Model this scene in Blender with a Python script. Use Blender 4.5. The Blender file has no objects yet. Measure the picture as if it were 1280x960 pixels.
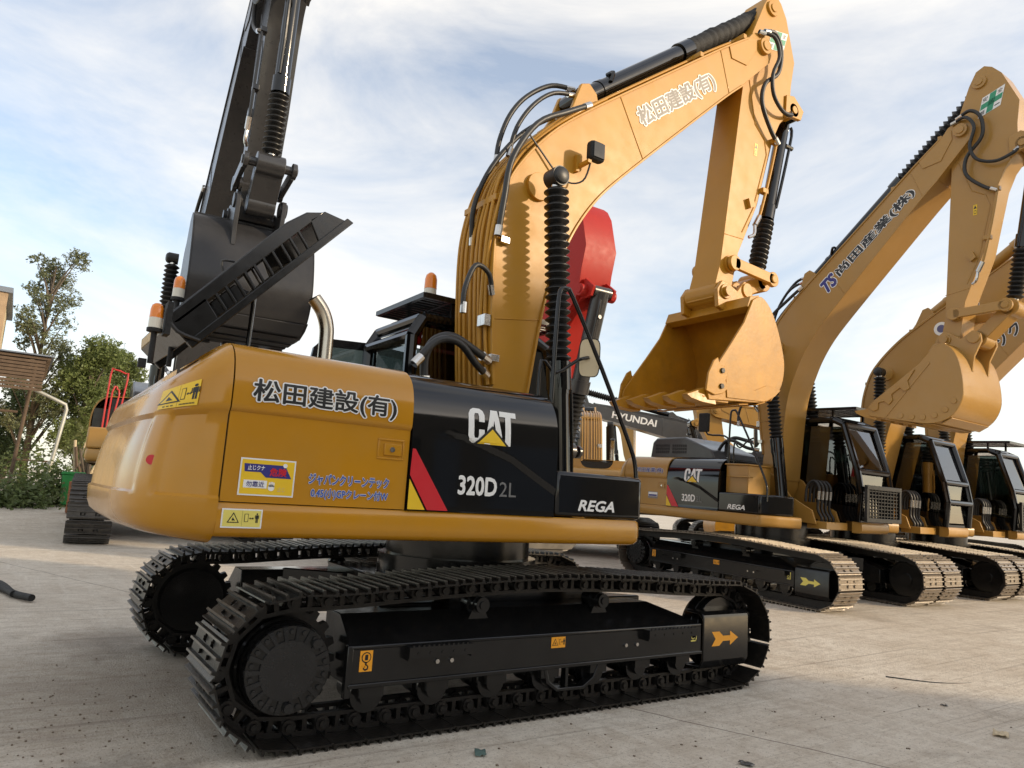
import bpy, math, random
from mathutils import Vector, Matrix
random.seed(7)
R = math.radians
sc = bpy.context.scene
COL = sc.collection

# ------------------------------------------------------------------ camera
CAM = Vector((-3.214, -5.4, 1.406))
cam_d = bpy.data.cameras.new('camera'); cam = bpy.data.objects.new('camera', cam_d); COL.objects.link(cam)
yaw, pit, rol = R(55.86), R(8.81), R(3.6)
fwd = Vector((math.cos(pit)*math.cos(yaw), math.cos(pit)*math.sin(yaw), math.sin(pit)))
rt = fwd.cross(Vector((0, 0, 1))).normalized(); up = rt.cross(fwd)
r2 = rt*math.cos(rol)+up*math.sin(rol); u2 = up*math.cos(rol)-rt*math.sin(rol)
M = Matrix((r2, u2, -fwd)).transposed().to_4x4(); M.translation = CAM
cam.matrix_world = M
cam_d.sensor_fit = 'HORIZONTAL'; cam_d.sensor_width = 36.0
cam_d.lens = 36.0*906.6/1280.0
cam_d.clip_start = 0.05; cam_d.clip_end = 3000
sc.camera = cam

# ------------------------------------------------------------------ sky, sun, exposure
SUN_AZ, SUN_EL = R(-50), R(19)
w = bpy.data.worlds.new('World'); sc.world = w; w.use_nodes = True
nt = w.node_tree; nt.nodes.clear()
N = nt.nodes.new; LK = nt.links.new
out = N('ShaderNodeOutputWorld'); bg = N('ShaderNodeBackground'); bg.inputs['Strength'].default_value = 0.15
sky = N('ShaderNodeTexSky'); sky.sky_type = 'NISHITA'; sky.sun_disc = False
sky.sun_elevation = SUN_EL; sky.sun_rotation = R(90)-SUN_AZ
sky.air_density = 1.0; sky.dust_density = 1.2; sky.ozone_density = 1.2
tc = N('ShaderNodeTexCoord'); mp = N('ShaderNodeMapping'); mp.inputs['Scale'].default_value = (1.0, 0.55, 2.4); mp.inputs['Rotation'].default_value = (0.25, 0.1, 0.3)
LK(tc.outputs['Generated'], mp.inputs['Vector'])
n1 = N('ShaderNodeTexNoise'); n1.inputs['Scale'].default_value = 2.0; n1.inputs['Detail'].default_value = 9; n1.inputs['Roughness'].default_value = 0.6; n1.inputs['Distortion'].default_value = 0.5
LK(mp.outputs[0], n1.inputs['Vector'])
cr = N('ShaderNodeValToRGB'); cr.color_ramp.elements[0].position = 0.34; cr.color_ramp.elements[1].position = 0.68
cr.color_ramp.elements[0].color = (0.20, 0.20, 0.20, 1); cr.color_ramp.elements[1].color = (0.94, 0.94, 0.94, 1)
LK(n1.outputs['Fac'], cr.inputs['Fac'])
hs = N('ShaderNodeHueSaturation'); hs.inputs['Saturation'].default_value = 1.0; LK(sky.outputs['Color'], hs.inputs['Color'])
mx = N('ShaderNodeMix'); mx.data_type = 'RGBA'; mx.inputs['B'].default_value = (4.9, 4.65, 4.25, 1)
LK(cr.outputs['Color'], mx.inputs['Factor']); LK(hs.outputs['Color'], mx.inputs['A'])
LK(mx.outputs['Result'], bg.inputs['Color']); LK(bg.outputs[0], out.inputs['Surface'])
sl = bpy.data.lights.new('sun', 'SUN'); sl.energy = 2.3; sl.angle = R(2.0); sl.color = (1.0, 0.80, 0.55)
so = bpy.data.objects.new('sun', sl); COL.objects.link(so)
sd = Vector((math.cos(SUN_EL)*math.cos(SUN_AZ), math.cos(SUN_EL)*math.sin(SUN_AZ), math.sin(SUN_EL)))
so.rotation_euler = sd.to_track_quat('Z', 'Y').to_euler(); so.location = sd*60
sc.view_settings.view_transform = 'Standard'; sc.view_settings.look = 'None'
sc.view_settings.exposure = 0.75; sc.view_settings.gamma = 1.0; sc.view_settings.use_curve_mapping = False
sc.cycles.max_bounces = 6; sc.cycles.transparent_max_bounces = 8

# ------------------------------------------------------------------ materials
MATS = {}
def nodes_of(m): return m.node_tree.nodes, m.node_tree.links
def mat(name, col, rough=0.5, metal=0.0, coat=0.0, var=0.06, vscale=3.0, bump=0.0, bscale=60.0, dust=0.0, dustcol=(0.30, 0.25, 0.19), rvar=0.1, emit=None, spec=0.5):
    if name in MATS: return MATS[name]
    m = bpy.data.materials.new(name); m.use_nodes = True
    ns, lk = nodes_of(m); b = ns['Principled BSDF']
    b.inputs['Metallic'].default_value = metal; b.inputs['Specular IOR Level'].default_value = spec; b.inputs['Coat Weight'].default_value = coat; b.inputs['Coat Roughness'].default_value = 0.08
    t = ns.new('ShaderNodeTexCoord')
    n = ns.new('ShaderNodeTexNoise'); n.inputs['Scale'].default_value = vscale; n.inputs['Detail'].default_value = 6; n.inputs['Roughness'].default_value = 0.65
    lk.new(t.outputs['Object'], n.inputs['Vector'])
    mr = ns.new('ShaderNodeMapRange'); mr.inputs['From Min'].default_value = .25; mr.inputs['From Max'].default_value = .75
    mr.inputs['To Min'].default_value = 1-var; mr.inputs['To Max'].default_value = 1+var
    lk.new(n.outputs['Fac'], mr.inputs['Value'])
    mul = ns.new('ShaderNodeVectorMath'); mul.operation = 'SCALE'; mul.inputs[0].default_value = col[:3]
    lk.new(mr.outputs[0], mul.inputs['Scale'])
    last = mul.outputs[0]
    if dust > 0:
        n2 = ns.new('ShaderNodeTexNoise'); n2.inputs['Scale'].default_value = vscale*2.7; n2.inputs['Detail'].default_value = 8; n2.inputs['Roughness'].default_value = 0.7
        lk.new(t.outputs['Object'], n2.inputs['Vector'])
        r2_ = ns.new('ShaderNodeMapRange'); r2_.inputs['From Min'].default_value = .42; r2_.inputs['From Max'].default_value = .8
        r2_.inputs['To Max'].default_value = dust; lk.new(n2.outputs['Fac'], r2_.inputs['Value'])
        mm = ns.new('ShaderNodeMix'); mm.data_type = 'RGBA'; mm.inputs['B'].default_value = (*dustcol, 1)
        lk.new(r2_.outputs[0], mm.inputs['Factor']); lk.new(last, mm.inputs['A']); last = mm.outputs['Result']
    lk.new(last, b.inputs['Base Color'])
    n3 = ns.new('ShaderNodeTexNoise'); n3.inputs['Scale'].default_value = vscale*5; n3.inputs['Detail'].default_value = 5
    lk.new(t.outputs['Object'], n3.inputs['Vector'])
    r3 = ns.new('ShaderNodeMapRange'); r3.inputs['To Min'].default_value = max(.02, rough-rvar); r3.inputs['To Max'].default_value = rough+rvar
    lk.new(n3.outputs['Fac'], r3.inputs['Value']); lk.new(r3.outputs[0], b.inputs['Roughness'])
    if bump > 0:
        n4 = ns.new('ShaderNodeTexNoise'); n4.inputs['Scale'].default_value = bscale; n4.inputs['Detail'].default_value = 4
        lk.new(t.outputs['Object'], n4.inputs['Vector'])
        bp = ns.new('ShaderNodeBump'); bp.inputs['Strength'].default_value = bump; bp.inputs['Distance'].default_value = 0.01
        lk.new(n4.outputs['Fac'], bp.inputs['Height']); lk.new(bp.outputs[0], b.inputs['Normal'])
    if emit:
        b.inputs['Emission Color'].default_value = (*emit[0], 1); b.inputs['Emission Strength'].default_value = emit[1]
    MATS[name] = m; return m
YEL = mat('yellow_paint', (0.49, 0.222, 0.010), 0.22, coat=0.25, spec=.4, var=0.08, vscale=1.3, dust=0.16, dustcol=(0.40, 0.27, 0.11), bump=0.025, bscale=5)
YELB = mat('worn_yellow_paint', (0.45, 0.21, 0.014), 0.36, coat=0.1, spec=.35, var=0.22, vscale=4, dust=0.3, dustcol=(0.34, 0.20, 0.06), bump=0.12, bscale=30)
YELM = mat('sand_yellow_paint', (0.39, 0.21, 0.042), 0.34, coat=0.12, var=0.07, vscale=1.3, dust=0.14, dustcol=(0.38, 0.28, 0.16), bump=0.06, bscale=14)
BLK = mat('black_gloss_paint', (0.004, 0.004, 0.0042), 0.09, coat=0.25, var=0.2, rvar=0.04, spec=.45, dust=.02, dustcol=(.06, .05, .04))
YELA = mat('yellow_arm_paint', (0.47, 0.225, 0.018), 0.42, coat=0.06, var=0.08, vscale=1.3, spec=.35, dust=0.18, dustcol=(0.38, 0.26, 0.11), bump=0.03, bscale=5)
BLKS = mat('black_satin_paint', (0.006, 0.006, 0.0062), 0.19, var=0.3, vscale=3, spec=.5, dust=0.05, dustcol=(.10, .085, .065), bump=0.05, bscale=10)
TRK = mat('track_steel', (0.011, 0.010, 0.009), 0.33, metal=0.2, spec=.45, var=0.35, vscale=9, dust=0.14, dustcol=(0.13, 0.095, 0.06), bump=0.25, bscale=70)
TRKD = mat('sunlit_dusty_track_steel', (0.22, 0.185, 0.15), 0.36, metal=0.65, var=0.35, vscale=9, dust=0.5, dustcol=(0.34, 0.27, 0.19), bump=0.25, bscale=70)  # paler copy of the track steel: sun glare put into colour and metal, plus dust
LNK = mat('link_steel', (0.014, 0.013, 0.012), 0.40, metal=0.25, spec=.45, var=0.4, vscale=12, dust=0.12, dustcol=(0.13, 0.08, 0.05), bump=0.2)
RUB = mat('black_rubber', (0.014, 0.014, 0.014), 0.42, var=0.2, vscale=8)
RUBM = mat('matte_rubber', (0.010, 0.010, 0.010), 0.75, var=0.3, vscale=30, bump=0.6, bscale=50)
HOSE = mat('hose_rubber', (0.018, 0.018, 0.018), 0.45, var=0.2, vscale=8)
CHR = mat('steel_bright', (0.60, 0.58, 0.55), 0.22, metal=1.0, var=0.15, vscale=14)
GRY = mat('grey_machine_paint', (0.055, 0.055, 0.056), 0.32, coat=0.2, var=0.15, vscale=3, dust=0.12, dustcol=(.12, .11, .10))
GRYD = mat('charcoal_machine_paint', (0.030, 0.030, 0.032), 0.30, coat=0.2, var=0.15, vscale=3, dust=0.12, dustcol=(.12, .11, .10))
RED = mat('red_paint', (0.40, 0.018, 0.012), 0.5, coat=0.0, spec=.3, var=0.1, vscale=2)
STN = mat('exhaust_stainless', (0.55, 0.50, 0.42), 0.26, metal=1.0, var=0.12, vscale=4, rvar=.05)
WHT = mat('white_print', (0.80, 0.80, 0.78), 0.4, var=0.03)
BLU = mat('blue_print', (0.04, 0.10, 0.42), 0.4, var=0.05)
NAVY = mat('navy_print', (0.03, 0.03, 0.20), 0.4, var=0.05)
PBLK = mat('black_print', (0.012, 0.012, 0.012), 0.4, var=0.1)
PGRY = mat('grey_print', (0.22, 0.20, 0.18), 0.5, var=0.1)
PRED = mat('red_print', (0.58, 0.02, 0.03), 0.35, var=0.05)
PYEL = mat('yellow_print', (0.80, 0.52, 0.02), 0.4, var=0.05)
PPAL = mat('pale_yellow_print', (0.72, 0.62, 0.14), 0.45, var=0.05)
PGRN = mat('green_print', (0.03, 0.28, 0.15), 0.45, var=0.05)
PORG = mat('orange_print', (0.85, 0.36, 0.02), 0.4, var=0.05)
WARN = mat('cream_plate', (0.60, 0.50, 0.30), 0.5, var=0.1)
AMB = mat('amber_lens', (0.80, 0.22, 0.01), 0.18, coat=0.5, var=0.1)
IVO = mat('ivory_plastic', (0.70, 0.66, 0.56), 0.35, var=0.05)
SEAT = mat('seat_fabric', (0.02, 0.02, 0.022), 0.85)
def glass_mat(name, tint, refl=0.10):
    m = bpy.data.materials.new(name); m.use_nodes = True; ns, lk = nodes_of(m); ns.clear()
    o = ns.new('ShaderNodeOutputMaterial'); tr = ns.new('ShaderNodeBsdfTransparent'); tr.inputs[0].default_value = (*tint, 1)
    gl = ns.new('ShaderNodeBsdfGlossy'); gl.inputs['Roughness'].default_value = 0.02
    fr = ns.new('ShaderNodeFresnel'); fr.inputs['IOR'].default_value = 1.5
    ad = ns.new('ShaderNodeMath'); ad.operation = 'ADD'; ad.use_clamp = True; ad.inputs[1].default_value = refl-0.04
    mxs = ns.new('ShaderNodeMixShader'); lk.new(fr.outputs[0], ad.inputs[0]); lk.new(ad.outputs[0], mxs.inputs[0])
    lk.new(tr.outputs[0], mxs.inputs[1]); lk.new(gl.outputs[0], mxs.inputs[2]); lk.new(mxs.outputs[0], o.inputs['Surface'])
    MATS[name] = m; return m
GLS = glass_mat('cab_glass', (0.24, 0.27, 0.26), 0.14)

def wear(m, z0, z1, col, amt):
    """bright worn steel on the grouser tips (shoe space: tips lie at z = -0.091)"""
    ns, lk = nodes_of(m); b = ns['Principled BSDF']; src = b.inputs['Base Color'].links[0].from_socket
    t = ns.new('ShaderNodeTexCoord'); sp = ns.new('ShaderNodeSeparateXYZ'); lk.new(t.outputs['Object'], sp.inputs[0])
    n = ns.new('ShaderNodeTexNoise'); n.inputs['Scale'].default_value = 26; n.inputs['Detail'].default_value = 5; lk.new(t.outputs['Object'], n.inputs['Vector'])
    a = ns.new('ShaderNodeMath'); a.operation = 'MULTIPLY_ADD'; lk.new(n.outputs['Fac'], a.inputs[0]); a.inputs[1].default_value = .012; lk.new(sp.outputs['Z'], a.inputs[2])
    r = ns.new('ShaderNodeMapRange'); r.inputs['From Min'].default_value = z0; r.inputs['From Max'].default_value = z1; r.inputs['To Min'].default_value = amt; r.inputs['To Max'].default_value = 0; lk.new(a.outputs[0], r.inputs['Value'])
    x = ns.new('ShaderNodeMix'); x.data_type = 'RGBA'; x.inputs['B'].default_value = (*col, 1); lk.new(r.outputs[0], x.inputs['Factor']); lk.new(src, x.inputs['A']); lk.new(x.outputs['Result'], b.inputs['Base Color'])
wear(TRK, -.086, -.078, (.15, .135, .115), .8)
wear(TRKD, -.086, -.076, (.45, .40, .34), .8)
def ground_mat():
    m = bpy.data.materials.new('yard_concrete'); m.use_nodes = True; ns, lk = nodes_of(m); b = ns['Principled BSDF']
    t = ns.new('ShaderNodeTexCoord'); P = t.outputs['Object']
    def noise(sc_, det=8, ro=.6, stretch=None, dist=0):
        n = ns.new('ShaderNodeTexNoise'); n.inputs['Scale'].default_value = sc_; n.inputs['Detail'].default_value = det; n.inputs['Roughness'].default_value = ro; n.inputs['Distortion'].default_value = dist
        if stretch:
            mp = ns.new('ShaderNodeMapping'); mp.inputs['Scale'].default_value = stretch[0]; mp.inputs['Rotation'].default_value = (0, 0, stretch[1]); lk.new(P, mp.inputs[0]); lk.new(mp.outputs[0], n.inputs['Vector'])
        else: lk.new(P, n.inputs['Vector'])
        return n.outputs['Fac']
    def ramp(s, a, b_, lo=0., hi=1.):
        r = ns.new('ShaderNodeMapRange'); r.inputs['From Min'].default_value = a; r.inputs['From Max'].default_value = b_; r.inputs['To Min'].default_value = lo; r.inputs['To Max'].default_value = hi; lk.new(s, r.inputs['Value']); return r.outputs[0]
    def mix(f, a, b_):
        x = ns.new('ShaderNodeMix'); x.data_type = 'RGBA'; lk.new(f, x.inputs['Factor'])
        for s, i in ((a, 'A'), (b_, 'B')):
            if isinstance(s, tuple): x.inputs[i].default_value = (*s, 1)
            else: lk.new(s, x.inputs[i])
        return x.outputs['Result']
    c = mix(ramp(noise(.35, 6, .6), .35, .65), (0.61, 0.545, 0.45), (0.70, 0.64, 0.545))
    c = mix(ramp(noise(1.7, 9, .7), .45, .72, 0, .55), c, (0.45, 0.365, 0.275))
    c = mix(ramp(noise(7, 10, .8), .46, .66, 0, .7), c, (0.40, 0.325, 0.245))
    c = mix(ramp(noise(2.6, 10, .75, ((.30, 6.5, 1), 2.3), .3), .52, .74, 0, .6), c, (0.36, 0.295, 0.225))
    c = mix(ramp(noise(1.3, 9, .7, ((5.5, .3, 1), .35), .2), .54, .76, 0, .6), c, (0.74, 0.69, 0.60))
    c = mix(ramp(noise(.8, 8, .66, None, .8), .60, .74, 0, .55), c, (0.25, 0.205, 0.16))
    c = mix(ramp(noise(38, 6, .75), .54, .68, 0, .75), c, (0.26, 0.21, 0.16))
    c = mix(ramp(noise(60, 3, .6), .63, .68, 0, .85), c, (0.12, 0.095, 0.075)); c = mix(ramp(noise(75, 3, .6, ((1, 1, 1), 1.0)), .66, .70, 0, .6), c, (0.85, 0.80, 0.72))
    for ang, sx, lo, hi, am, cc in ((.95, 9, .57, .66, .55, (0.24, 0.195, 0.15)), (2.0, 11, .58, .66, .5, (0.26, 0.21, 0.165)), (-.6, 12, .59, .68, .5, (0.30, 0.25, 0.20)), (1.45, 14, .6, .68, .6, (0.78, 0.73, 0.64))):
        c = mix(ramp(noise(1.1, 9, .72, ((.22, sx, 1), ang), .25), lo, hi, 0, am), c, cc)
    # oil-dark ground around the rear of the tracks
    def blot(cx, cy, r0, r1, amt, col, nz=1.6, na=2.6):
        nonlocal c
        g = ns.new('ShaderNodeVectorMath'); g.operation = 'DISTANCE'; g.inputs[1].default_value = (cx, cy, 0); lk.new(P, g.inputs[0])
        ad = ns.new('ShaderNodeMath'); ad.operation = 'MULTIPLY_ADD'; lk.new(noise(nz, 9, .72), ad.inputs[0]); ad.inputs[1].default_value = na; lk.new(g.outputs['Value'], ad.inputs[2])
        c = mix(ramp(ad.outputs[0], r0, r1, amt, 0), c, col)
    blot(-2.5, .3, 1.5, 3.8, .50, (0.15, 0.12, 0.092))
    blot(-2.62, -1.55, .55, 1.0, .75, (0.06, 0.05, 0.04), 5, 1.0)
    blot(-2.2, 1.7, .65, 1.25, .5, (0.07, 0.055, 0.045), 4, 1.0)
    # expansion joint with a ragged edge
    def joint(x0, y0, x1, y1, wd, amt):
        nonlocal c
        d_ = Vector((x1-x0, y1-y0)).normalized()
        wv = ns.new('ShaderNodeTexNoise'); wv.inputs['Scale'].default_value = 1.4; wv.inputs['Detail'].default_value = 6; lk.new(P, wv.inputs['Vector'])
        dt = ns.new('ShaderNodeVectorMath'); dt.operation = 'DOT_PRODUCT'; dt.inputs[1].default_value = (-d_.y, d_.x, 0); lk.new(P, dt.inputs[0])
        q = ns.new('ShaderNodeMath'); q.operation = 'MULTIPLY_ADD'; lk.new(wv.outputs['Fac'], q.inputs[0]); q.inputs[1].default_value = .10; lk.new(dt.outputs['Value'], q.inputs[2])
        q2 = ns.new('ShaderNodeMath'); q2.operation = 'SUBTRACT'; lk.new(q.outputs[0], q2.inputs[0]); q2.inputs[1].default_value = -d_.y*x0+d_.x*y0+.05
        q3 = ns.new('ShaderNodeMath'); q3.operation = 'ABSOLUTE'; lk.new(q2.outputs[0], q3.inputs[0])
        k = ramp(q3.outputs[0], wd*.4, wd, amt, 0); c = mix(k, c, (0.14, 0.11, 0.09)); return k
    ck = joint(0.62, -1.60, 1.30, -3.30, .010, .8)
    joint(-12, 9.2, 2, 10.4, .03, .6); joint(-.1, -4.1, 9, -1.1, .012, .3)
    lk.new(c, b.inputs['Base Color']); b.inputs['Roughness'].default_value = .82
    b.inputs['Specular IOR Level'].default_value = .3
    bp = ns.new('ShaderNodeBump'); bp.inputs['Strength'].default_value = .6; bp.inputs['Distance'].default_value = .014
    h = ns.new('ShaderNodeMath'); h.operation = 'MULTIPLY_ADD'; lk.new(noise(14, 9, .75), h.inputs[0]); h.inputs[1].default_value = 1.0; lk.new(noise(70, 4, .6), h.inputs[2])
    h2 = ns.new('ShaderNodeMath'); h2.operation = 'SUBTRACT'; lk.new(h.outputs[0], h2.inputs[0]); lk.new(ck, h2.inputs[1])
    lk.new(h2.outputs[0], bp.inputs['Height']); lk.new(bp.outputs[0], b.inputs['Normal'])
    return m

# ------------------------------------------------------------------ mesh helpers
class MB:
    def __init__(s): s.v = []; s.f = []; s.m = []
    def add(s, vs, fs, mi=0):
        o = len(s.v); s.v += [tuple(p) for p in vs]; s.f += [tuple(i+o for i in f) for f in fs]; s.m += [mi]*len(fs); return s
    def box(s, x0, x1, y0, y1, z0, z1, mi=0):
        return s.add([(x0,y0,z0),(x1,y0,z0),(x1,y1,z0),(x0,y1,z0),(x0,y0,z1),(x1,y0,z1),(x1,y1,z1),(x0,y1,z1)],
            [(0,3,2,1),(4,5,6,7),(0,1,5,4),(1,2,6,5),(2,3,7,6),(3,0,4,7)], mi)
    def prism(s, poly, y0, y1, mi=0, ax='xz'):
        # poly in the xz plane, extruded along y (or in xy along z / yz along x)
        a = 0
        for i in range(len(poly)):
            p, q = poly[i], poly[(i+1) % len(poly)]; a += p[0]*q[1]-q[0]*p[1]
        if a < 0: poly = poly[::-1]
        n = len(poly)
        if ax == 'xz': mk = lambda p, d: (p[0], d, p[1])
        elif ax == 'xy': mk = lambda p, d: (p[0], p[1], d); y0, y1 = y1, y0
        else: mk = lambda p, d: (d, p[0], p[1]); y0, y1 = y1, y0
        vs = [mk(p, y0) for p in poly]+[mk(p, y1) for p in poly]
        fs = [tuple(range(n)), tuple(range(2*n-1, n-1, -1))]
        for i in range(n): j = (i+1) % n; fs.append((i, n+i, n+j, j))
        return s.add(vs, fs, mi)
    def cyl(s, p0, p1, r0, r1=None, n=16, mi=0, cap=True):
        r1 = r0 if r1 is None else r1
        p0, p1 = Vector(p0), Vector(p1); d = (p1-p0).normalized()
        a = d.cross(Vector((0, 0, 1)) if abs(d.z) < .9 else Vector((1, 0, 0))).normalized(); b = d.cross(a)
        vs = []
        for p, r in ((p0, r0), (p1, r1)):
            for i in range(n):
                t = 2*math.pi*i/n; vs.append(p+a*(math.cos(t)*r)+b*(math.sin(t)*r))
        fs = [(i, (i+1) % n, n+(i+1) % n, n+i) for i in range(n)]
        if cap: fs += [tuple(range(n-1, -1, -1)), tuple(range(n, 2*n))]
        return s.add(vs, fs, mi)
    def lathe(s, p0, p1, prof, n=16, mi=0):
        # prof: list of (t, r) along p0->p1
        p0, p1 = Vector(p0), Vector(p1); d = (p1-p0).normalized(); L = p1-p0
        a = d.cross(Vector((0, 0, 1)) if abs(d.z) < .9 else Vector((1, 0, 0))).normalized(); b = d.cross(a)
        vs = []; fs = []
        for t_, r in prof:
            for i in range(n):
                t = 2*math.pi*i/n; vs.append(p0+L*t_+a*(math.cos(t)*r)+b*(math.sin(t)*r))
        for k in range(len(prof)-1):
            for i in range(n): j = (i+1) % n; fs.append((k*n+i, k*n+j, (k+1)*n+j, (k+1)*n+i))
        fs += [tuple(range(n-1, -1, -1)), tuple(range((len(prof)-1)*n, len(prof)*n))]
        return s.add(vs, fs, mi)
    def tube(s, pts, r, n=8, mi=0, smooth=3):
        pts = [Vector(p) for p in pts]
        if smooth and len(pts) > 2: pts = spline(pts, smooth)
        vs = []; fs = []; a = None
        for k, p in enumerate(pts):
            d = (pts[min(k+1, len(pts)-1)]-pts[max(k-1, 0)]).normalized()
            if a is None: a = d.cross(Vector((0, 0, 1)) if abs(d.z) < .9 else Vector((1, 0, 0))).normalized()
            else: a = (a-d*a.dot(d)).normalized()
            b = d.cross(a)
            for i in range(n):
                t = 2*math.pi*i/n; vs.append(p+a*(math.cos(t)*r)+b*(math.sin(t)*r))
        for k in range(len(pts)-1):
            for i in range(n): j = (i+1) % n; fs.append((k*n+i, k*n+j, (k+1)*n+j, (k+1)*n+i))
        fs += [tuple(range(n-1, -1, -1)), tuple(range((len(pts)-1)*n, len(pts)*n))]
        return s.add(vs, fs, mi)
    def grid(s, fn, nu, nv, mi=0):
        vs = [fn(i/nu, j/nv) for j in range(nv+1) for i in range(nu+1)]
        fs = [(j*(nu+1)+i, j*(nu+1)+i+1, (j+1)*(nu+1)+i+1, (j+1)*(nu+1)+i) for j in range(nv) for i in range(nu)]
        return s.add(vs, fs, mi)
    def mesh(s, name, mats, smooth=35):
        me = bpy.data.meshes.new(name); me.from_pydata(s.v, [], s.f)
        if not isinstance(mats, (list, tuple)): mats = [mats]
        for m in mats: me.materials.append(m)
        if len(mats) > 1: me.polygons.foreach_set('material_index', s.m)
        if smooth:
            me.polygons.foreach_set('use_smooth', [True]*len(s.f)); me.set_sharp_from_angle(angle=R(smooth))
        me.update(); return me
    def build(s, name, mats, parent=None, smooth=35, bevel=0):
        return link(name, s.mesh(name, mats, smooth), parent, bevel)
def link(name, me, parent=None, bevel=0, mw=None):
    o = bpy.data.objects.new(name, me); COL.objects.link(o); o.parent = parent
    if mw is not None: o.matrix_local = mw
    if bevel:
        b = o.modifiers.new('bevel', 'BEVEL'); b.width = bevel; b.segments = 2; b.limit_method = 'ANGLE'; b.angle_limit = R(40); b.harden_normals = False
    return o
def spline(pts, k=3):
    out = []
    for i in range(len(pts)-1):
        p0 = pts[max(i-1, 0)]; p1 = pts[i]; p2 = pts[i+1]; p3 = pts[min(i+2, len(pts)-1)]
        for j in range(k):
            t = j/k
            out.append(0.5*((2*p1)+(p2-p0)*t+(2*p0-5*p1+4*p2-p3)*t*t+(3*p1-p0-3*p2+p3)*t**3))
    out.append(pts[-1]); return out
def tag(o, label=None, cat=None, group=None, kind=None):
    for k, v in (('label', label), ('category', cat), ('group', group), ('kind', kind)):
        if v: o[k] = v
    return o
def empty(name, loc, rot=(0, 0, 0)):
    e = bpy.data.objects.new(name, None); COL.objects.link(e); e.location = loc; e.rotation_euler = rot; e.empty_display_size = .3; return e
def smst(a, b, x):
    t = min(1, max(0, (x-a)/(b-a))); return t*t*(3-2*t)

# lettering: a font glyph outline turned into a flat mesh, normalised to its own box
TXT = {}
def text2d(body, offset=0.0, shear=0.0, space=1.0):
    key = (body, offset, shear, space)
    if key in TXT: return TXT[key]
    c = bpy.data.curves.new('lettering', 'FONT'); c.body = body; c.offset = offset; c.shear = shear; c.space_character = space; c.resolution_u = 3
    o = bpy.data.objects.new('lettering', c); COL.objects.link(o)
    dg = bpy.context.evaluated_depsgraph_get(); me = bpy.data.meshes.new_from_object(o.evaluated_get(dg))
    vs = [(v.co.x, v.co.y) for v in me.vertices]; fs = [tuple(p.vertices) for p in me.polygons]
    bpy.data.objects.remove(o); bpy.data.curves.remove(c); bpy.data.meshes.remove(me)
    TXT[key] = (vs, fs); return TXT[key]
class Decal:
    """flat print on a surface: 2-D shapes mapped through fn(u, v, layer) -> point"""
    def __init__(s, fn): s.fn = fn; s.mb = MB(); s.mats = []
    def mi(s, m):
        if m not in s.mats: s.mats.append(m)
        return s.mats.index(m)
    def poly(s, pts, m, layer=0):
        a = sum(pts[i][0]*pts[(i+1) % len(pts)][1]-pts[(i+1) % len(pts)][0]*pts[i][1] for i in range(len(pts)))
        if a < 0: pts = pts[::-1]
        s.mb.add([s.fn(u, v, layer) for u, v in pts], [tuple(range(len(pts)))], s.mi(m)); return s
    def bands(s, pts, m, layer=0, h=.012):
        v0, v1 = min(p[1] for p in pts), max(p[1] for p in pts); n = max(1, int((v1-v0)/h))
        for i in range(n):
            lo, hi = v0+(v1-v0)*i/n, v0+(v1-v0)*(i+1)/n; q = pts
            for lim, sg in ((lo, 1), (hi, -1)):
                r = []
                for a, b in zip(q, q[1:]+q[:1]):
                    ia, ib = sg*(a[1]-lim) >= -1e-9, sg*(b[1]-lim) >= -1e-9
                    if ia: r.append(a)
                    if ia != ib: t = (lim-a[1])/(b[1]-a[1]); r.append((a[0]+(b[0]-a[0])*t, lim))
                q = r
                if len(q) < 3: break
            if len(q) >= 3: Decal.poly(s, q, m, layer)
        return s
    def rect(s, u0, v0, u1, v1, m, layer=0): return s.poly([(u0, v0), (u1, v0), (u1, v1), (u0, v1)], m, layer)
    def disc(s, u, v, r, m, layer=0, n=14, ry=None):
        ry = ry or r; return s.poly([(u+r*math.cos(2*math.pi*i/n), v+ry*math.sin(2*math.pi*i/n)) for i in range(n)], m, layer)
    def text(s, body, u0, v0, u1, v1, m, layer=1, bold=0.0, outline=None, om=None, shear=0.0, space=1.0):
        b0 = text2d(body, 0.0, shear, space); xs = [p[0] for p in b0[0]]; ys = [p[1] for p in b0[0]]
        x0, x1, y0, y1 = min(xs), max(xs), min(ys), max(ys)
        vs, fs = b0
        def put(r, mm, ly, n):
            sx, sy = (u1-u0)/(x1-x0), (v1-v0)/(y1-y0)
            sh = [(0, 0)]+([(r*math.cos(2*math.pi*i/n), r*math.sin(2*math.pi*i/n)) for i in range(n)] if r else [])
            for i, (dx, dy) in enumerate(sh):
                s.mb.add([s.fn(u0+(x-x0+dx)*sx, v0+(y-y0+dy)*sy, ly+.09*i) for x, y in vs], fs, s.mi(mm))
        if outline: put(outline, om, layer, 12)
        put(bold, m, layer+(1.5 if outline else 0), 8 if bold else 0); return s
    def build(s, name, parent): return s.mb.build(name, s.mats, parent, smooth=0)
def person_icon(d, u, v, h, m, ly):
    d.disc(u, v+h*.9, h*.09, m, ly, 8); d.rect(u-h*.13, v+h*.42, u+h*.13, v+h*.78, m, ly)
    d.rect(u-h*.11, v, u-h*.015, v+h*.42, m, ly); d.rect(u+h*.015, v, u+h*.11, v+h*.42, m, ly)
    d.rect(u-h*.2, v+h*.42, u-h*.15, v+h*.76, m, ly); d.rect(u+h*.15, v+h*.42, u+h*.2, v+h*.76, m, ly)
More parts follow.
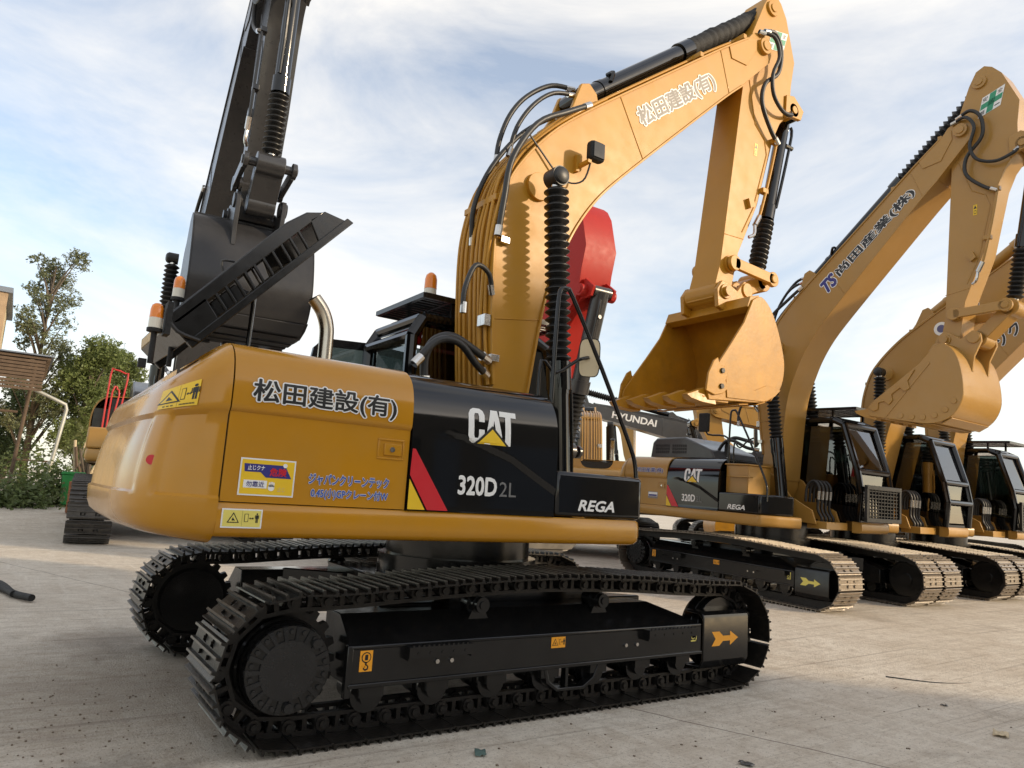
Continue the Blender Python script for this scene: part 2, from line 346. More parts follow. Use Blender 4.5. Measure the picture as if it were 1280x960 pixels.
def warn_sticker(d, u0, v0, u1, v1, ground=PYEL, border=None):
    W, H = u1-u0, v1-v0
    if border: d.rect(u0-.008, v0-.008, u1+.008, v1+.008, border, 0)
    d.rect(u0, v0, u1, v1, ground, 1)
    cx, cy, a = u0+W*.27, v0+H*.5, H*.34
    d.poly([(cx-a*1.1, cy-a*.8), (cx+a*1.1, cy-a*.8), (cx, cy+a*1.1)], PBLK, 2)
    d.poly([(cx-a*.82, cy-a*.64), (cx+a*.82, cy-a*.64), (cx, cy+a*.78)], ground, 3)
    d.poly([(cx-a*.3, cy-a*.4), (cx+a*.35, cy-a*.4), (cx+a*.1, cy-a*.1), (cx-a*.1, cy+a*.2)], PBLK, 4)
    d.rect(u0+W*.5, v0+H*.02, u0+W*.505, v0+H*.98, PBLK, 2)
    d.rect(u0+W*.56, v0+H*.3, u0+W*.67, v0+H*.8, PBLK, 2); d.rect(u0+W*.575, v0+H*.33, u0+W*.655, v0+H*.77, ground, 3)
    ym = v0+H*.52
    d.rect(u0+W*.71, ym-H*.02, u0+W*.80, ym+H*.02, PBLK, 2)
    d.poly([(u0+W*.69, ym), (u0+W*.73, ym-H*.07), (u0+W*.73, ym+H*.07)], PBLK, 2); d.poly([(u0+W*.82, ym), (u0+W*.78, ym-H*.07), (u0+W*.78, ym+H*.07)], PBLK, 2)
    person_icon(d, u0+W*.9, v0+H*.25, H*.62, PBLK, 2)
    if H > .14:
        for k in range(9): d.rect(u0+W*(.10+.035*k), v0+H*.07, u0+W*(.125+.035*k), v0+H*.13, PBLK, 2) if k < 9 and k % 3 else None
        for k in range(11): d.rect(u0+W*(.56+.034*k), v0+H*.07, u0+W*(.582+.034*k), v0+H*.13, PBLK, 2)

# 2-point similarity maps for the arms
def sim(A1, B1, A2, B2):
    a = complex(B1[0]-A1[0], B1[1]-A1[1]); b = complex(B2[0]-A2[0], B2[1]-A2[1]); k = b/a
    def f(p):
        z = complex(p[0]-A1[0], p[1]-A1[1])*k; return (A2[0]+z.real, A2[1]+z.imag)
    return f
# ------------------------------------------------------------------ undercarriage
SPX, IDX, CZ, PR = -1.84, 1.80, 0.42, 0.33
def track_points(n=49, phase=0.0):
    P = []
    for i in range(60): P.append((SPX+(IDX-SPX)*i/60, .09))
    for i in range(40): a = -math.pi/2+math.pi*i/40; P.append((IDX+PR*math.cos(a), CZ+PR*math.sin(a)))
    top = [(1.80, .75), (1.34, .765), (.77, .80), (.2, .818), (-.2, .820), (-.76, .80), (-1.15, .777), (-1.54, .752), (-1.84, .75)]
    sp = spline([Vector((a, b, 0)) for a, b in top], 8)
    P += [(v.x, v.y) for v in sp[:-1]]
    for i in range(40): a = math.pi/2+math.pi*i/40; P.append((SPX+PR*math.cos(a), CZ+PR*math.sin(a)))
    P.append(P[0]); cum = [0]
    for i in range(1, len(P)): cum.append(cum[-1]+math.dist(P[i], P[i-1]))
    L = cum[-1]
    def at(s):
        s %= L; lo, hi = 0, len(cum)-1
        while hi-lo > 1:
            m = (lo+hi)//2
            if cum[m] <= s: lo = m
            else: hi = m
        t = (s-cum[lo])/(cum[hi]-cum[lo]+1e-9); return (P[lo][0]+(P[hi][0]-P[lo][0])*t, P[lo][1]+(P[hi][1]-P[lo][1])*t)
    return [(at(phase+L*k/n), at(phase+L*(k+1)/n)) for k in range(n)]
def shoe_mesh(mt, w=.6, tag_='track_shoe'):
    b = MB(); h = w/2
    # plate in strips, with two mud slots near the middle
    for y0, y1, slot in ((-h, -.115, 0), (-.115, -.055, 1), (-.055, .055, 0), (.055, .115, 1), (.115, h, 0)):
        for s0, s1 in (((-.088, -.062), (-.022, .088)) if slot else ((-.088, .088),)):
            b.box(s0, s1, y0, y1, -.066, -.056)
    for s0 in (-.080, -.006, .062):
        b.add([(s0-.010, -h, -.066), (s0+.010, -h, -.066), (s0+.006, -h, -.091), (s0-.006, -h, -.091), (s0-.010, h, -.066), (s0+.010, h, -.066), (s0+.006, h, -.091), (s0-.006, h, -.091)],
              [(0, 1, 2, 3), (7, 6, 5, 4), (0, 4, 5, 1), (1, 5, 6, 2), (2, 6, 7, 3), (3, 7, 4, 0)])
    b.prism([(.086, -.056), (.110, -.072), (.106, -.079), (.082, -.066)], -h+.012, h-.012)
    b.prism([(-.086, -.066), (-.104, -.058), (-.101, -.050), (-.084, -.056)], -h+.004, h-.004)
    for s0 in (-.042, .028):
        for y0 in (-.085, .085): b.cyl((s0, y0, -.067), (s0, y0, -.082), .013, n=6)
    return b.mesh(tag_, mt, 30)
def link_mesh(mt):
    b = MB()
    for y in (-.085, .085):
        y0, y1 = y-.02, y+.02
        b.box(-.10, .10, y0, y1, .030, .052); b.box(-.07, .07, y0, y1, -.056, -.030)
        b.box(-.015, .012, y0+.003, y1-.003, -.03, .03); b.box(.055, .085, y0, y1, -.03, .03)
        b.cyl((-.095, y0-.016, 0), (-.095, y1+.016, 0), .040, n=12)
    b.cyl((-.095, -.14, 0), (-.095, .14, 0), .022, n=10)
    for s0 in (-.042, .028):
        for y0 in (-.085, .085): b.cyl((s0, y0, -.052), (s0, y0, -.024), .015, n=6)
    return b.mesh('track_link', mt, 30)
SHOE = shoe_mesh(TRK); SHOED = shoe_mesh(TRKD); SHOEW = shoe_mesh(mat('grey_track_steel', (0.07, 0.066, 0.062), 0.45, metal=0.3, var=0.3, vscale=9, dust=0.35, dustcol=(0.2, 0.18, 0.15), bump=.2), .53)
LINK = link_mesh(LNK)
def undercarriage(root, shoe, links=True, decals=True, w=.6, sides=(-1, 1), phase=.075, fm=None, full=True):
    fm = fm or BLKS
    for sd in sides:
        yc = 1.19*sd; Y = lambda o: yc+sd*o
        b = MB()
        sec = [(.22, .30), (.22, .51), (.02, .665), (-.2, .665), (-.2, .30)]
        sec2 = [(.22, .30), (.22, .505), (.1, .53), (-.2, .53), (-.2, .30)]
        secs = [(-1.49, sec), (1.02, sec), (1.43, sec2)]
        vs = [(x, Y(o), z) for x, s_ in secs for o, z in s_]; n = 5; fs = []
        for k in range(2):
            for i in range(n): j = (i+1) % n; fs.append((k*n+i, k*n+j, (k+1)*n+j, (k+1)*n+i) if sd > 0 else (k*n+j, k*n+i, (k+1)*n+i, (k+1)*n+j))
        fs += [tuple(range(n)), tuple(range(3*n-1, 2*n-1, -1))] if sd < 0 else [tuple(range(n-1, -1, -1)), tuple(range(2*n, 3*n))]
        b.add(vs, fs)
        ylo, yhi = sorted((Y(.205), Y(.232))); b.box(-1.49, 1.43, ylo, yhi, .286, .312)     # lower lip
        b.cyl((-1.488, Y(.215), .508), (1.42, Y(.215), .506), .014, n=8)                      # welded top bead
        ylo, yhi = sorted((Y(.18), Y(.226))); b.box(-1.508, -1.47, ylo, yhi, .235, .52)
        tr = b.build('track_frame', fm, root, 30, bevel=.008)
        # idler guard: bent plate
        g = MB(); pr = [(.05, .60), (.19, .60), (.225, .575), (.232, .55), (.232, .23), (.19, .165), (.06, .155), (.06, .175), (.18, .185), (.214, .235), (.214, .54), (.18, .575), (.05, .58)]
        g.prism([(Y(o), z) for o, z in pr], 1.446, 1.99, ax='yz'); g.build('idler_guard', fm, tr, 30, bevel=.006)
        g = MB(); g.cyl((IDX, Y(-.09), CZ), (IDX, Y(.09), CZ), .272, n=36); g.cyl((IDX, Y(-.045), CZ), (IDX, Y(.045), CZ), .305, n=36); g.cyl((IDX, Y(-.12), CZ), (IDX, Y(.14), CZ), .10, n=20)
        g.build('idler_wheel', fm, tr, 30, bevel=.006)
        # sprocket ring with teeth
        g = MB(); nt_ = 21; poly = []
        for i in range(nt_):
            for da, r in ((-.30, .296), (-.18, .335), (.18, .335), (.30, .296)):
                a = 2*math.pi*(i+da)/nt_; poly.append((SPX+r*math.cos(a), CZ+r*math.sin(a)))
        y0, y1 = sorted((Y(-.03), Y(.03))); g.prism(poly, y0, y1); g.build('sprocket', LNK, tr, 30)
        g = MB(); g.cyl((SPX, Y(-.16), CZ), (SPX, Y(.06), CZ), .24, n=36); g.lathe((SPX, Y(.05), CZ), (SPX, Y(.235), CZ), [(0, .25), (.3, .25), (.35, .238), (.85, .236), (1, .228)], 40)
        fd = g.build('final_drive_housing', fm, tr, 30)
        if full:
            g = MB(); g.cyl((SPX, Y(.232), CZ), (SPX, Y(.246), CZ), .155, n=36)
            g.cyl((SPX+.14, Y(.23), CZ+.13), (SPX+.14, Y(.262), CZ+.13), .026, n=8); g.cyl((SPX+.015, Y(.23), CZ-.19), (SPX+.015, Y(.262), CZ-.19), .026, n=8)
            for i in range(18):
                a = 2*math.pi*i/18; c_, s_ = math.cos(a), math.sin(a)
                def P(r, t, o): return (SPX+c_*r-s_*t, Y(o), CZ+s_*r+c_*t)
                q = [P(.148, -.011, .23), P(.232, -.017, .23), P(.232, .017, .23), P(.148, .011, .23), P(.148, -.009, .247), P(.226, -.014, .240), P(.226, .014, .240), P(.148, .009, .247)]
                fs = [(0, 3, 2, 1), (4, 5, 6, 7), (0, 1, 5, 4), (1, 2, 6, 5), (2, 3, 7, 6), (3, 0, 4, 7)]
                g.add(q, fs if sd > 0 else [f[::-1] for f in fs])
                a2 = a+math.pi/18; x_, z_ = SPX+.200*math.cos(a2), CZ+.200*math.sin(a2)
                g.cyl((x_, Y(.229), z_), (x_, Y(.247), z_), .014, n=6)
            g.build('hub_cover', mat('hub_paint', (0.012, .012, .0125), .25, var=.25, vscale=6, dust=.15, dustcol=(.04, .038, .035), bump=.05), tr, 30)
            for x in (-.57, .47):
                g = MB(); g.cyl((x, Y(-.05), .70), (x, Y(.10), .70), .058, n=20); g.cyl((x, Y(.02), .70), (x, Y(.055), .70), .075, n=20); g.cyl((x, Y(.10), .70), (x, Y(.14), .70), .05, n=20); g.cyl((x, Y(.14), .70), (x, Y(.15), .70), .026, n=12)
                g.build('carrier_roller', fm, tr, 30)
                g = MB(); y0, y1 = sorted((Y(-.05), Y(.09))); g.prism([(x-.08, .60), (x+.08, .60), (x+.03, .70), (x-.03, .70)], y0, y1); g.build('roller_bracket', fm, tr)
            for k in range(7):
                x = -1.33+.43*k
                g = MB(); g.cyl((x, Y(-.13), .226), (x, Y(.13), .226), .080, n=20); g.cyl((x, Y(.035), .226), (x, Y(.062), .226), .102, n=20); g.cyl((x, Y(.118), .226), (x, Y(.135), .226), .102, n=20); g.cyl((x, Y(.13), .226), (x, Y(.175), .226), .058, n=16)
                y0, y1 = sorted((Y(.13), Y(.20))); g.box(x-.075, x+.075, y0, y1, .225, .30)
                g.build('track_roller', fm, tr, 30)
            g = MB(); y0, y1 = sorted((Y(.13), Y(.205)))
            pts = [(-.10, .30), (-.07, .19), (.02, .13), (.26, .125), (.36, .18), (.41, .30), (.385, .30), (.34, .20), (.25, .148), (.03, .152), (-.045, .205), (-.075, .30)]
            g.prism(pts, y0, y1); g.box(.10, .125, y0+.01, y1-.01, .14, .3); g.build('track_guide', fm, tr, 30, bevel=.004)
            for x0, x1 in ((-1.15, -.71), (.80, 1.31)):
                g = MB(); y0, y1 = sorted((Y(.221), Y(.285))); g.box(x0, x1, y0, y1, .494, .502)
                y2, y3 = sorted((Y(.275), Y(.285))); g.box(x0, x1, y2, y3, .44, .494)
                for xx in (x0, x1-.012): g.box(xx, xx+.012, *sorted((Y(.221), Y(.276))), .425, .494)
                for i in range(12): xx = x0+.02+(x1-x0-.04)*i/12; g.box(xx, xx+.012, y2, y3, .502, .512)
                for i in range(5): xx = x0+.06+(x1-x0-.12)*i/4; g.cyl((xx, Y(.284), .466), (xx, Y(.289), .466), .008, n=6)
                g.build('step', fm, tr, 30)
            for x in (-.93, -.83, .62, .73):
                g = MB(); g.cyl((x, Y(.221), .40), (x, Y(.234), .40), .014, n=6); g.build('bolt', CHR, tr)
        if decals and sd < 0:
            f0 = lambda u, v, l: (u, -1.4115-.0012*l, v)
            d = Decal(f0); d.rect(-1.43, .375, -1.352, .49, PORG, 1); d.disc(-1.391, .452, .03, PBLK, 2); d.disc(-1.391, .452, .024, PORG, 3); d.rect(-1.40, .437, -1.382, .468, PBLK, 4); d.rect(-1.397, .405, -1.386, .428, PBLK, 2)
            d.disc(-1.391, .397, .017, PBLK, 2); d.disc(-1.393, .399, .009, PORG, 3); d.rect(-1.412, .398, -1.395, .412, PORG, 3); d.build('hook_label', tr)
            d = Decal(f0); warn_sticker(d, -.06, .42, .06, .49, PORG); d.build('warning_label', tr)
            d = Decal(f0); d.rect(1.31, .385, 1.375, .395, PPAL, 1); d.rect(1.365, .385, 1.375, .49, PPAL, 1); d.disc(1.335, .42, .02, PPAL, 1); d.disc(1.335, .42, .013, BLKS, 2); d.build('hook_label', tr)
            d = Decal(lambda u, v, l: (u, -1.4225-.0012*l, v)); ay = .392
            d.poly([(1.585, ay), (1.54, ay-.055), (1.63, ay-.055), (1.675, ay-.02), (1.76, ay-.02), (1.76, ay-.055), (1.86, ay), (1.76, ay+.055), (1.76, ay+.02), (1.675, ay+.02), (1.63, ay+.055), (1.54, ay+.055)], PORG if links else PPAL, 1); d.build('arrow_label', tr)
        pts = track_points(49, phase)
        for (a, c) in pts:
            m_ = ((a[0]+c[0])/2, (a[1]+c[1])/2); t = Vector((c[0]-a[0], 0, c[1]-a[1])).normalized(); nn = Vector((-t.z, 0, t.x))
            mw = Matrix(((t.x, 0, nn.x, m_[0]), (0, 1, 0, yc), (t.z, 0, nn.z, m_[1]), (0, 0, 0, 1)))
            link('track_shoe', shoe, tr, 0, mw)
            if links: link('track_link', LINK, tr, 0, mw)
        for off in ((-.085, .085) if not links else ()):
            g = MB(); o_ = [p[0] for p in pts]
            for i in range(len(o_)):
                a, c = o_[i], o_[(i+1) % len(o_)]; t = Vector((c[0]-a[0], 0, c[1]-a[1])).normalized(); nn = Vector((-t.z, 0, t.x))
                q = []
                for yy in (off-.02, off+.02):
                    for pt in (a, c):
                        for k in (-.056, .05): q.append((pt[0]+nn.x*k, yc+yy, pt[1]+nn.z*k))
                g.add(q, [(0, 1, 3, 2), (4, 6, 7, 5), (1, 5, 7, 3), (0, 2, 6, 4)])
            g.build('track_chain', LNK, tr, 30)
    b = MB(); b.box(-.75, .75, -.98, .98, .50, .74); b.prism([(-1.0, .42), (1.0, .42), (.7, .66), (-.7, .66)], -.7, .7, ax='yz') if False else None
    for sx in (-1, 1):
        for sy in (-1, 1):
            b.prism([(sx*.3, sy*.2), (sx*1.15, sy*1.0), (sx*.75, sy*1.02), (sx*.1, sy*.6)], .46, .68, ax='xy')
    b.build('carbody', fm, root, 30, bevel=.01)
    b = MB(); b.cyl((0, 0, .73), (0, 0, .90), .66, n=48); b.cyl((0, 0, .90), (0, 0, 1.11), .60, n=48); b.build('swing_bearing', fm, root, 30)
# ------------------------------------------------------------------ upper structure and arms
def dens(pts, k=4): return [(v.x, v.y) for v in spline([Vector((a, b, 0)) for a, b in pts], k)]
PROF_Y = dens([(-1.360, 1.288), (-1.360, 1.5), (-1.360, 1.75), (-1.363, 1.768), (-1.378, 1.79), (-1.380, 1.85), (-1.376, 1.93), (-1.366, 1.98), (-1.345, 2.04), (-1.31, 2.09), (-1.26, 2.13), (-1.2, 2.155), (-1.1, 2.17), (-.8, 2.18), (.3, 2.18)], 3)
PROF_B = dens([(-1.374, 1.288), (-1.374, 1.5), (-1.374, 1.72), (-1.370, 1.82), (-1.359, 1.9), (-1.337, 1.98), (-1.30, 2.05), (-1.25, 2.105), (-1.19, 2.14), (-1.1, 2.16), (-.8, 2.17), (-.5, 2.17)], 4)
def resample(prof, ds=.014):
    out_ = [prof[0]]
    for a, b in zip(prof, prof[1:]):
        n = max(1, int(math.dist(a, b)/ds)) if b[0] < -1.0 else 1
        for i in range(1, n+1): out_.append((a[0]+(b[0]-a[0])*i/n, a[1]+(b[1]-a[1])*i/n))
    return out_
PROF_B = resample(PROF_B)
def prof_y(prof, z):
    for (y0, z0), (y1, z1) in zip(prof, prof[1:]):
        if z0 <= z <= z1 and z1 > z0: return y0+(y1-y0)*(z-z0)/(z1-z0)
    return prof[0][0]
EMB = [(-1.3, 1.80), (-.95, 1.79), (-.7, 1.73), (-.44, 1.65), (-.23, 1.54), (-.05, 1.45)]
def emb(x):
    for (a, b), (c, d) in zip(EMB, EMB[1:]):
        if a <= x <= c: return b+(d-b)*(x-a)/(c-a)
    return 0
def panel(prof, x0, x1, nx, disp=None, th=.02):
    b = MB(); nv = len(prof)-1
    def fn(u, v, k=0):
        i = min(int(round(v*nv)), nv); y, z = prof[i]; x = x0+(x1-x0)*u
        if disp: y += disp(x, z)
        return (x, y+k, z)
    b.grid(lambda u, v: fn(u, v), nx, nv)
    # returned edges
    for u in (0, 1):
        q = [fn(u, j/nv) for j in range(nv+1)]+[(p[0], p[1]+th, p[2]-th*.5) for p in [fn(u, j/nv) for j in range(nv+1)]]
        fs = [(j, j+1, nv+2+j, nv+1+j) for j in range(nv)]; b.add(q, fs if u else [f[::-1] for f in fs])
    q = [fn(i/nx, 0) for i in range(nx+1)]; q += [(p[0], p[1]+th, p[2]) for p in q]
    b.add(q, [(i, nx+1+i, nx+2+i, i+1) for i in range(nx)])
    return b
CWN, CWM, CWD = 5.0, 2.2, .44
CWP = [(1.058, .20), (1.066, .13), (1.085, .07), (1.12, .028), (1.18, .006), (1.27, 0), (1.30, 0), (1.315, 0), (1.5, 0), (1.745, 0), (1.768, 0), (1.785, -.008), (1.85, -.008), (1.93, 0), (1.98, .008), (2.04, .028), (2.09, .06), (2.13, .11), (2.155, .17), (2.17, .27), (2.18, .55), (2.18, 1.0)]
def cw_point(phi, z, ins, rec=True):
    c = abs(math.cos(phi))**(2/CWM); s = math.copysign(abs(math.sin(phi))**(2/CWN), phi)
    if rec and 1.29 < z < 1.785:
        m_ = smst(1.30, 1.318, z)*(1-smst(1.745, 1.775, z)); a = abs(math.degrees(phi))
        m_ *= 1-smst(30, 36, a)*(1-smst(46, 52, a)); ins = ins+.020*m_
    x = -2.287-max(CWD-ins*.9-.085*smst(1.32, 1.95, z), .01)*c; y = (1.375-ins)*s
    return (x, y, z-.20*smst(1.55, 2.18, z)*c**1.3+.035*(1-smst(1.05, 1.4, z))*c)
def cw_side(x, v):
    c = (-2.287-x)/CWD; return -1.375*max(0, 1-c**CWM)**(1/CWN)
def sweep_skirt(path, prof):
    # prof: (outward offset, z); path: plan polyline, outward is to the right of travel
    b = MB(); n = len(prof); vs = []
    for i, (x, y) in enumerate(path):
        d0 = Vector(path[i])-Vector(path[i-1]) if i else None; d1 = Vector(path[i+1])-Vector(path[i]) if i < len(path)-1 else None
        d0 = (d0 or d1).normalized(); d1 = (d1 or d0).normalized(); n0 = Vector((d0.y, -d0.x)); n1 = Vector((d1.y, -d1.x))
        m_ = (n0+n1).normalized(); k = 1/max(.5, m_.dot(n0))
        for o, z in prof: vs.append((x+m_.x*o*k, y+m_.y*o*k, z))
    fs = [(i*n+j, (i+1)*n+j, (i+1)*n+(j+1) % n, i*n+(j+1) % n) for i in range(len(path)-1) for j in range(n)]
    fs += [tuple(range(n)), tuple(range(len(path)*n-1, (len(path)-1)*n-1, -1))]
    return b.add(vs, fs)
SKP = [(-.17, 1.10), (-.06, 1.10), (-.03, 1.108), (-.008, 1.13), (0, 1.17), (0, 1.23), (-.006, 1.268), (-.018, 1.283), (-.17, 1.283)]

F1, T1, B1 = (.15, 1.75), (3.63, 6.99), (3.03, 3.79)
BOOM_TOP = [(-.03, 1.75), (.06, 2.33), (.01, 2.88), (-.02, 3.45), (.0, 3.80), (.09, 4.17), (.24, 4.43), (.42, 4.66), (.65, 4.90), (.96, 5.16), (1.34, 5.46), (2.26, 6.17), (2.87, 6.64), (3.34, 6.98)]
BOOM_TIP = [(3.45, 7.11), (3.60, 7.17), (3.74, 7.13), (3.81, 7.0), (3.76, 6.84)]
BOOM_BOT = [(3.25, 6.34), (2.94, 6.07), (2.28, 5.45), (1.69, 4.89), (1.27, 4.48), (1.06, 4.24), (.89, 3.99), (.76, 3.74), (.61, 3.39), (.52, 3.03), (.43, 2.44), (.33, 1.75)]
STICK = [(4.02, 7.93), (4.12, 7.86), (4.23, 7.70), (4.40, 7.15), (4.33, 6.80), (4.30, 6.48), (4.22, 6.33), (4.10, 6.20), (3.97, 5.95), (3.67, 5.0), (3.34, 4.33), (3.22, 3.85), (3.16, 3.71), (3.04, 3.65), (2.92, 3.72), (2.95, 3.85), (3.04, 4.15), (3.38, 6.4), (3.42, 6.75), (3.55, 7.2), (3.78, 7.70), (3.90, 7.89)]
BK_OUT = [(3.07, 3.64), (3.21, 3.70), (3.37, 3.60), (3.50, 3.39), (3.60, 3.12), (3.615, 2.95), (3.57, 2.78), (3.46, 2.65), (3.25, 2.555), (2.9, 2.52), (2.40, 2.48)]
LINKP, RODP, EARP, CYLP, STKP, BCP = (3.19, 4.16), (3.88, 4.12), (3.40, 3.88), (4.36, 6.47), (3.93, 7.70), (.40, 4.20)
def rot2(p, c, a):
    z = complex(p[0]-c[0], p[1]-c[1])*complex(math.cos(a), math.sin(a)); return (c[0]+z.real, c[1]+z.imag)
def bellows(mb, p0, p1, r, amp, n, nn=18):
    prof = []
    for i in range(n): prof += [(i/n, r), ((i+.45)/n, r+amp), ((i+.55)/n, r+amp)]
    prof.append((1, r)); mb.lathe(p0, p1, prof, nn)
def offset_path(path, d):
    out_ = []
    for i, p in enumerate(path):
        a = Vector(path[max(i-1, 0)]); b = Vector(path[min(i+1, len(path)-1)]); t = (b-a).normalized(); nn = Vector((-t.y, t.x)); out_.append((p[0]+nn.x*d, p[1]+nn.y*d))
    return out_
def poly_len(path):
    c = [0]
    for i in range(1, len(path)): c.append(c[-1]+math.dist(path[i], path[i-1]))
    return c

CATP = [[[(.0, .20), (.0, .82), (.115, .78), (.115, .24)], [(.0, .82), (.035, .94), (.13, .86), (.115, .78)], [(.035, .94), (.10, 1.0), (.23, 1.0), (.20, .86), (.13, .86)], [(.23, 1.0), (.295, .94), (.33, .82), (.215, .78), (.20, .86)], [(.33, .82), (.33, .62), (.215, .62), (.215, .78)],
    [(.0, .20), (.115, .24), (.13, .15), (.035, .06)], [(.035, .06), (.13, .15), (.20, .15), (.23, 0), (.10, 0)], [(.23, 0), (.20, .15), (.215, .24), (.33, .20), (.295, .06)], [(.33, .20), (.215, .24), (.215, .40), (.33, .40)]],
    [[(.33, 0), (.46, 1.0), (.53, 1.0), (.53, .70), (.45, 0)], [(.53, 1.0), (.60, 1.0), (.73, 0), (.61, 0), (.53, .70)]],
    [[(.645, 1.0), (1.0, 1.0), (1.0, .84), (.645, .84)], [(.765, .85), (.885, .85), (.885, 0), (.765, 0)]]]
def excavator(name, label, loc, rot, o):
    root = empty(name, loc, rot); root.scale = (o.get('scale', 1),)*3; tag(root, label, 'excavator', o.get('group', 'excavators parked in the yard'))
    pa = o.get('paint', YEL); blk = o.get('panel', BLK); det = o.get('detail', 2)
    undercarriage(root, o.get('shoe', SHOE), links=o.get('links', False), decals=o.get('udecals', False), sides=o.get('sides', (-1, 1)), fm=o.get('fm'), full=det > 0)
    # revolving frame and skirts
    b = MB(); b.box(-2.25, .70, -1.15, 1.20, 1.106, 1.27); b.build('revolving_frame', BLKS, root)
    sweep_skirt([(-2.287, -1.37), (.70, -1.37), (.745, -1.36), (.785, -1.335), (.90, -1.05), (1.04, -.66)], SKP).build('side_skirt', pa, root, 40)
    sweep_skirt([(1.44, .40), (1.44, 1.22), (1.40, 1.33), (1.30, 1.37), (-2.287, 1.37)], SKP).build('side_skirt', pa, root, 40)
    b = MB()
    for y in (-.36, .33): b.prism([(-.35, 1.27), (1.10, 1.20), (1.02, 1.42), (.62, 1.62), (.40, 1.90), (.22, 1.99), (.02, 1.96), (-.1, 1.75)], y, y+.035)
    b.cyl((.15, -.42, 1.75), (.15, .42, 1.75), .07, n=20); b.box(.9, 1.25, -.30, .30, 1.13, 1.25); b.build('boom_bracket', pa, root, 30, bevel=.006)
    # counterweight
    nphi = 96; b = MB(); zs = []
    for (za, ia), (zb, ib) in zip(CWP, CWP[1:]):
        k = 4 if zb-za > .1 else (2 if zb-za > .03 else 1)
        for j in range(k): t = j/k; zs.append((za+(zb-za)*t, ia+(ib-ia)*t))
    zs.append(CWP[-1]); nz = len(zs)-1
    b.grid(lambda u, v: cw_point(R(-90+180*u), *zs[min(int(round(v*nz)), nz)]), nphi, nz)
    b.v = [(p[0], p[1], p[2]) for p in b.v]; b.f = [f[::-1] for f in b.f]
    bot = [cw_point(R(-90+180*i/nphi), *zs[0]) for i in range(nphi+1)]; b.add(bot, [tuple(range(nphi+1))])
    cwt = b.build('counterweight', pa, root, 40)
    # engine bay core, hood panels
    b = MB(); b.box(-2.285, -.075, -1.335, 1.33, 1.27, 1.95); b.box(-2.285, -.075, -1.1, 1.1, 1.95, 2.13); b.build('engine_bay', BLKS, root)
    rd = panel(PROF_Y, -2.279, -1.207, 24).build('hood_door', pa, root, 40)
    bd = panel(PROF_B, -1.199, -.060, 84, lambda x, z: .013*smst(-.012, .012, emb(x)-z)*smst(-1.15, -.8, x)*smst(1.26, 1.32, z)).build('hood_door', blk, root, 40)
    b = MB(); b.grid(lambda u, v: (-2.28+1.80*(1-u), 1.372-(0 if v < .5 else (v-.5)**2*1.2), 1.29+v*.86), 8, 16); b.box(-2.28, -.48, .5, 1.0, 2.0, 2.15); b.build('hood_door', pa, root, 40)
    b = MB(); pts = [(-.052, -1.372), (.77, -1.372), (.90, -1.07), (1.0, -.80), (.5, -.75), (-.052, -.75)]
    b.prism(pts, 1.292, 1.605, ax='xy'); tb = b.build('tool_box', blk, root, 35, bevel=.028)
    if o.get('tank', False):
        b = MB(); b.box(-.02, .42, -1.22, -.62, 1.60, 2.06); b.box(-.04, .45, -1.25, -.60, 2.06, 2.085); b.box(.05, .5, -1.30, -1.2, 1.86, 1.88); b.build('fuel_tank', pa, root, 35, bevel=.012)
    # latch on the yellow door
    b = MB(); yl = -1.360
    for x0, x1, z0, z1 in ((-1.415, -1.24, 1.692, 1.704), (-1.415, -1.24, 1.58, 1.592), (-1.415, -1.403, 1.592, 1.692), (-1.252, -1.24, 1.592, 1.692)): b.box(x0, x1, yl-.006, yl+.004, z0, z1)
    b.box(-1.375, -1.262, yl-.012, yl+.004, 1.605, 1.675); b.build('latch_frame', pa, rd, 35, bevel=.003)
    b = MB(); b.cyl((-1.325, yl-.011, 1.64), (-1.325, yl-.02, 1.64), .016, n=14); b.build('latch_lock', CHR, rd)
    # --- lettering
    fy = lambda u, v, l: (u, prof_y(PROF_Y, v)-.0025-.0012*l, v); fb = lambda u, v, l: (u, prof_y(PROF_B, v)-.0025-.0012*l+.013*smst(-.012, .012, emb(u)-v)*smst(-1.15, -.8, u)*smst(1.26, 1.32, v), v)
    ft = lambda u, v, l: (u, -1.3745-.0012*l, v)
    dk = o.get('decals')
    if dk:
        f2 = lambda u, v, l: (u, fb(u, v, l)[1], v)
        d = Decal(f2)
        w_ = WHT; X = lambda x, y: (-.80+x*.375, 1.735+y*.23)
        for i, ch in enumerate(CATP):
            for pl in ch: d.bands([X(*p) for p in pl], w_, 1+.5*i)
        d.bands([(-.755, 1.731), (-.480, 1.731), (-.617, 1.858)], PBLK, 4); d.bands([(-.728, 1.734), (-.505, 1.734), (-.617, 1.836)], PYEL, 5)
        d.build('brand_lettering', bd)
        d = Decal(f2); d.text('320D', -.84, 1.402, -.55, 1.517, WHT, 1, bold=.03); d.text('2L', -.525, 1.402, -.39, 1.497, mat('grey_outline_print', (.16, .16, .16), .4), 1); d.build('model_lettering', bd)
        d = Decal(f2); d.poly([(-1.19, 1.66), (-1.17, 1.66), (-.91, 1.292), (-1.06, 1.292), (-1.195, 1.50)], PRED, 1); d.poly([(-1.195, 1.475), (-1.075, 1.292), (-1.195, 1.292)], PYEL, 1); d.build('stripe_decal', bd)
        d = Decal(ft); d.text('REGA', .15, 1.338, .49, 1.412, WHT, 1, bold=.03, shear=.25); d.build('box_lettering', tb)
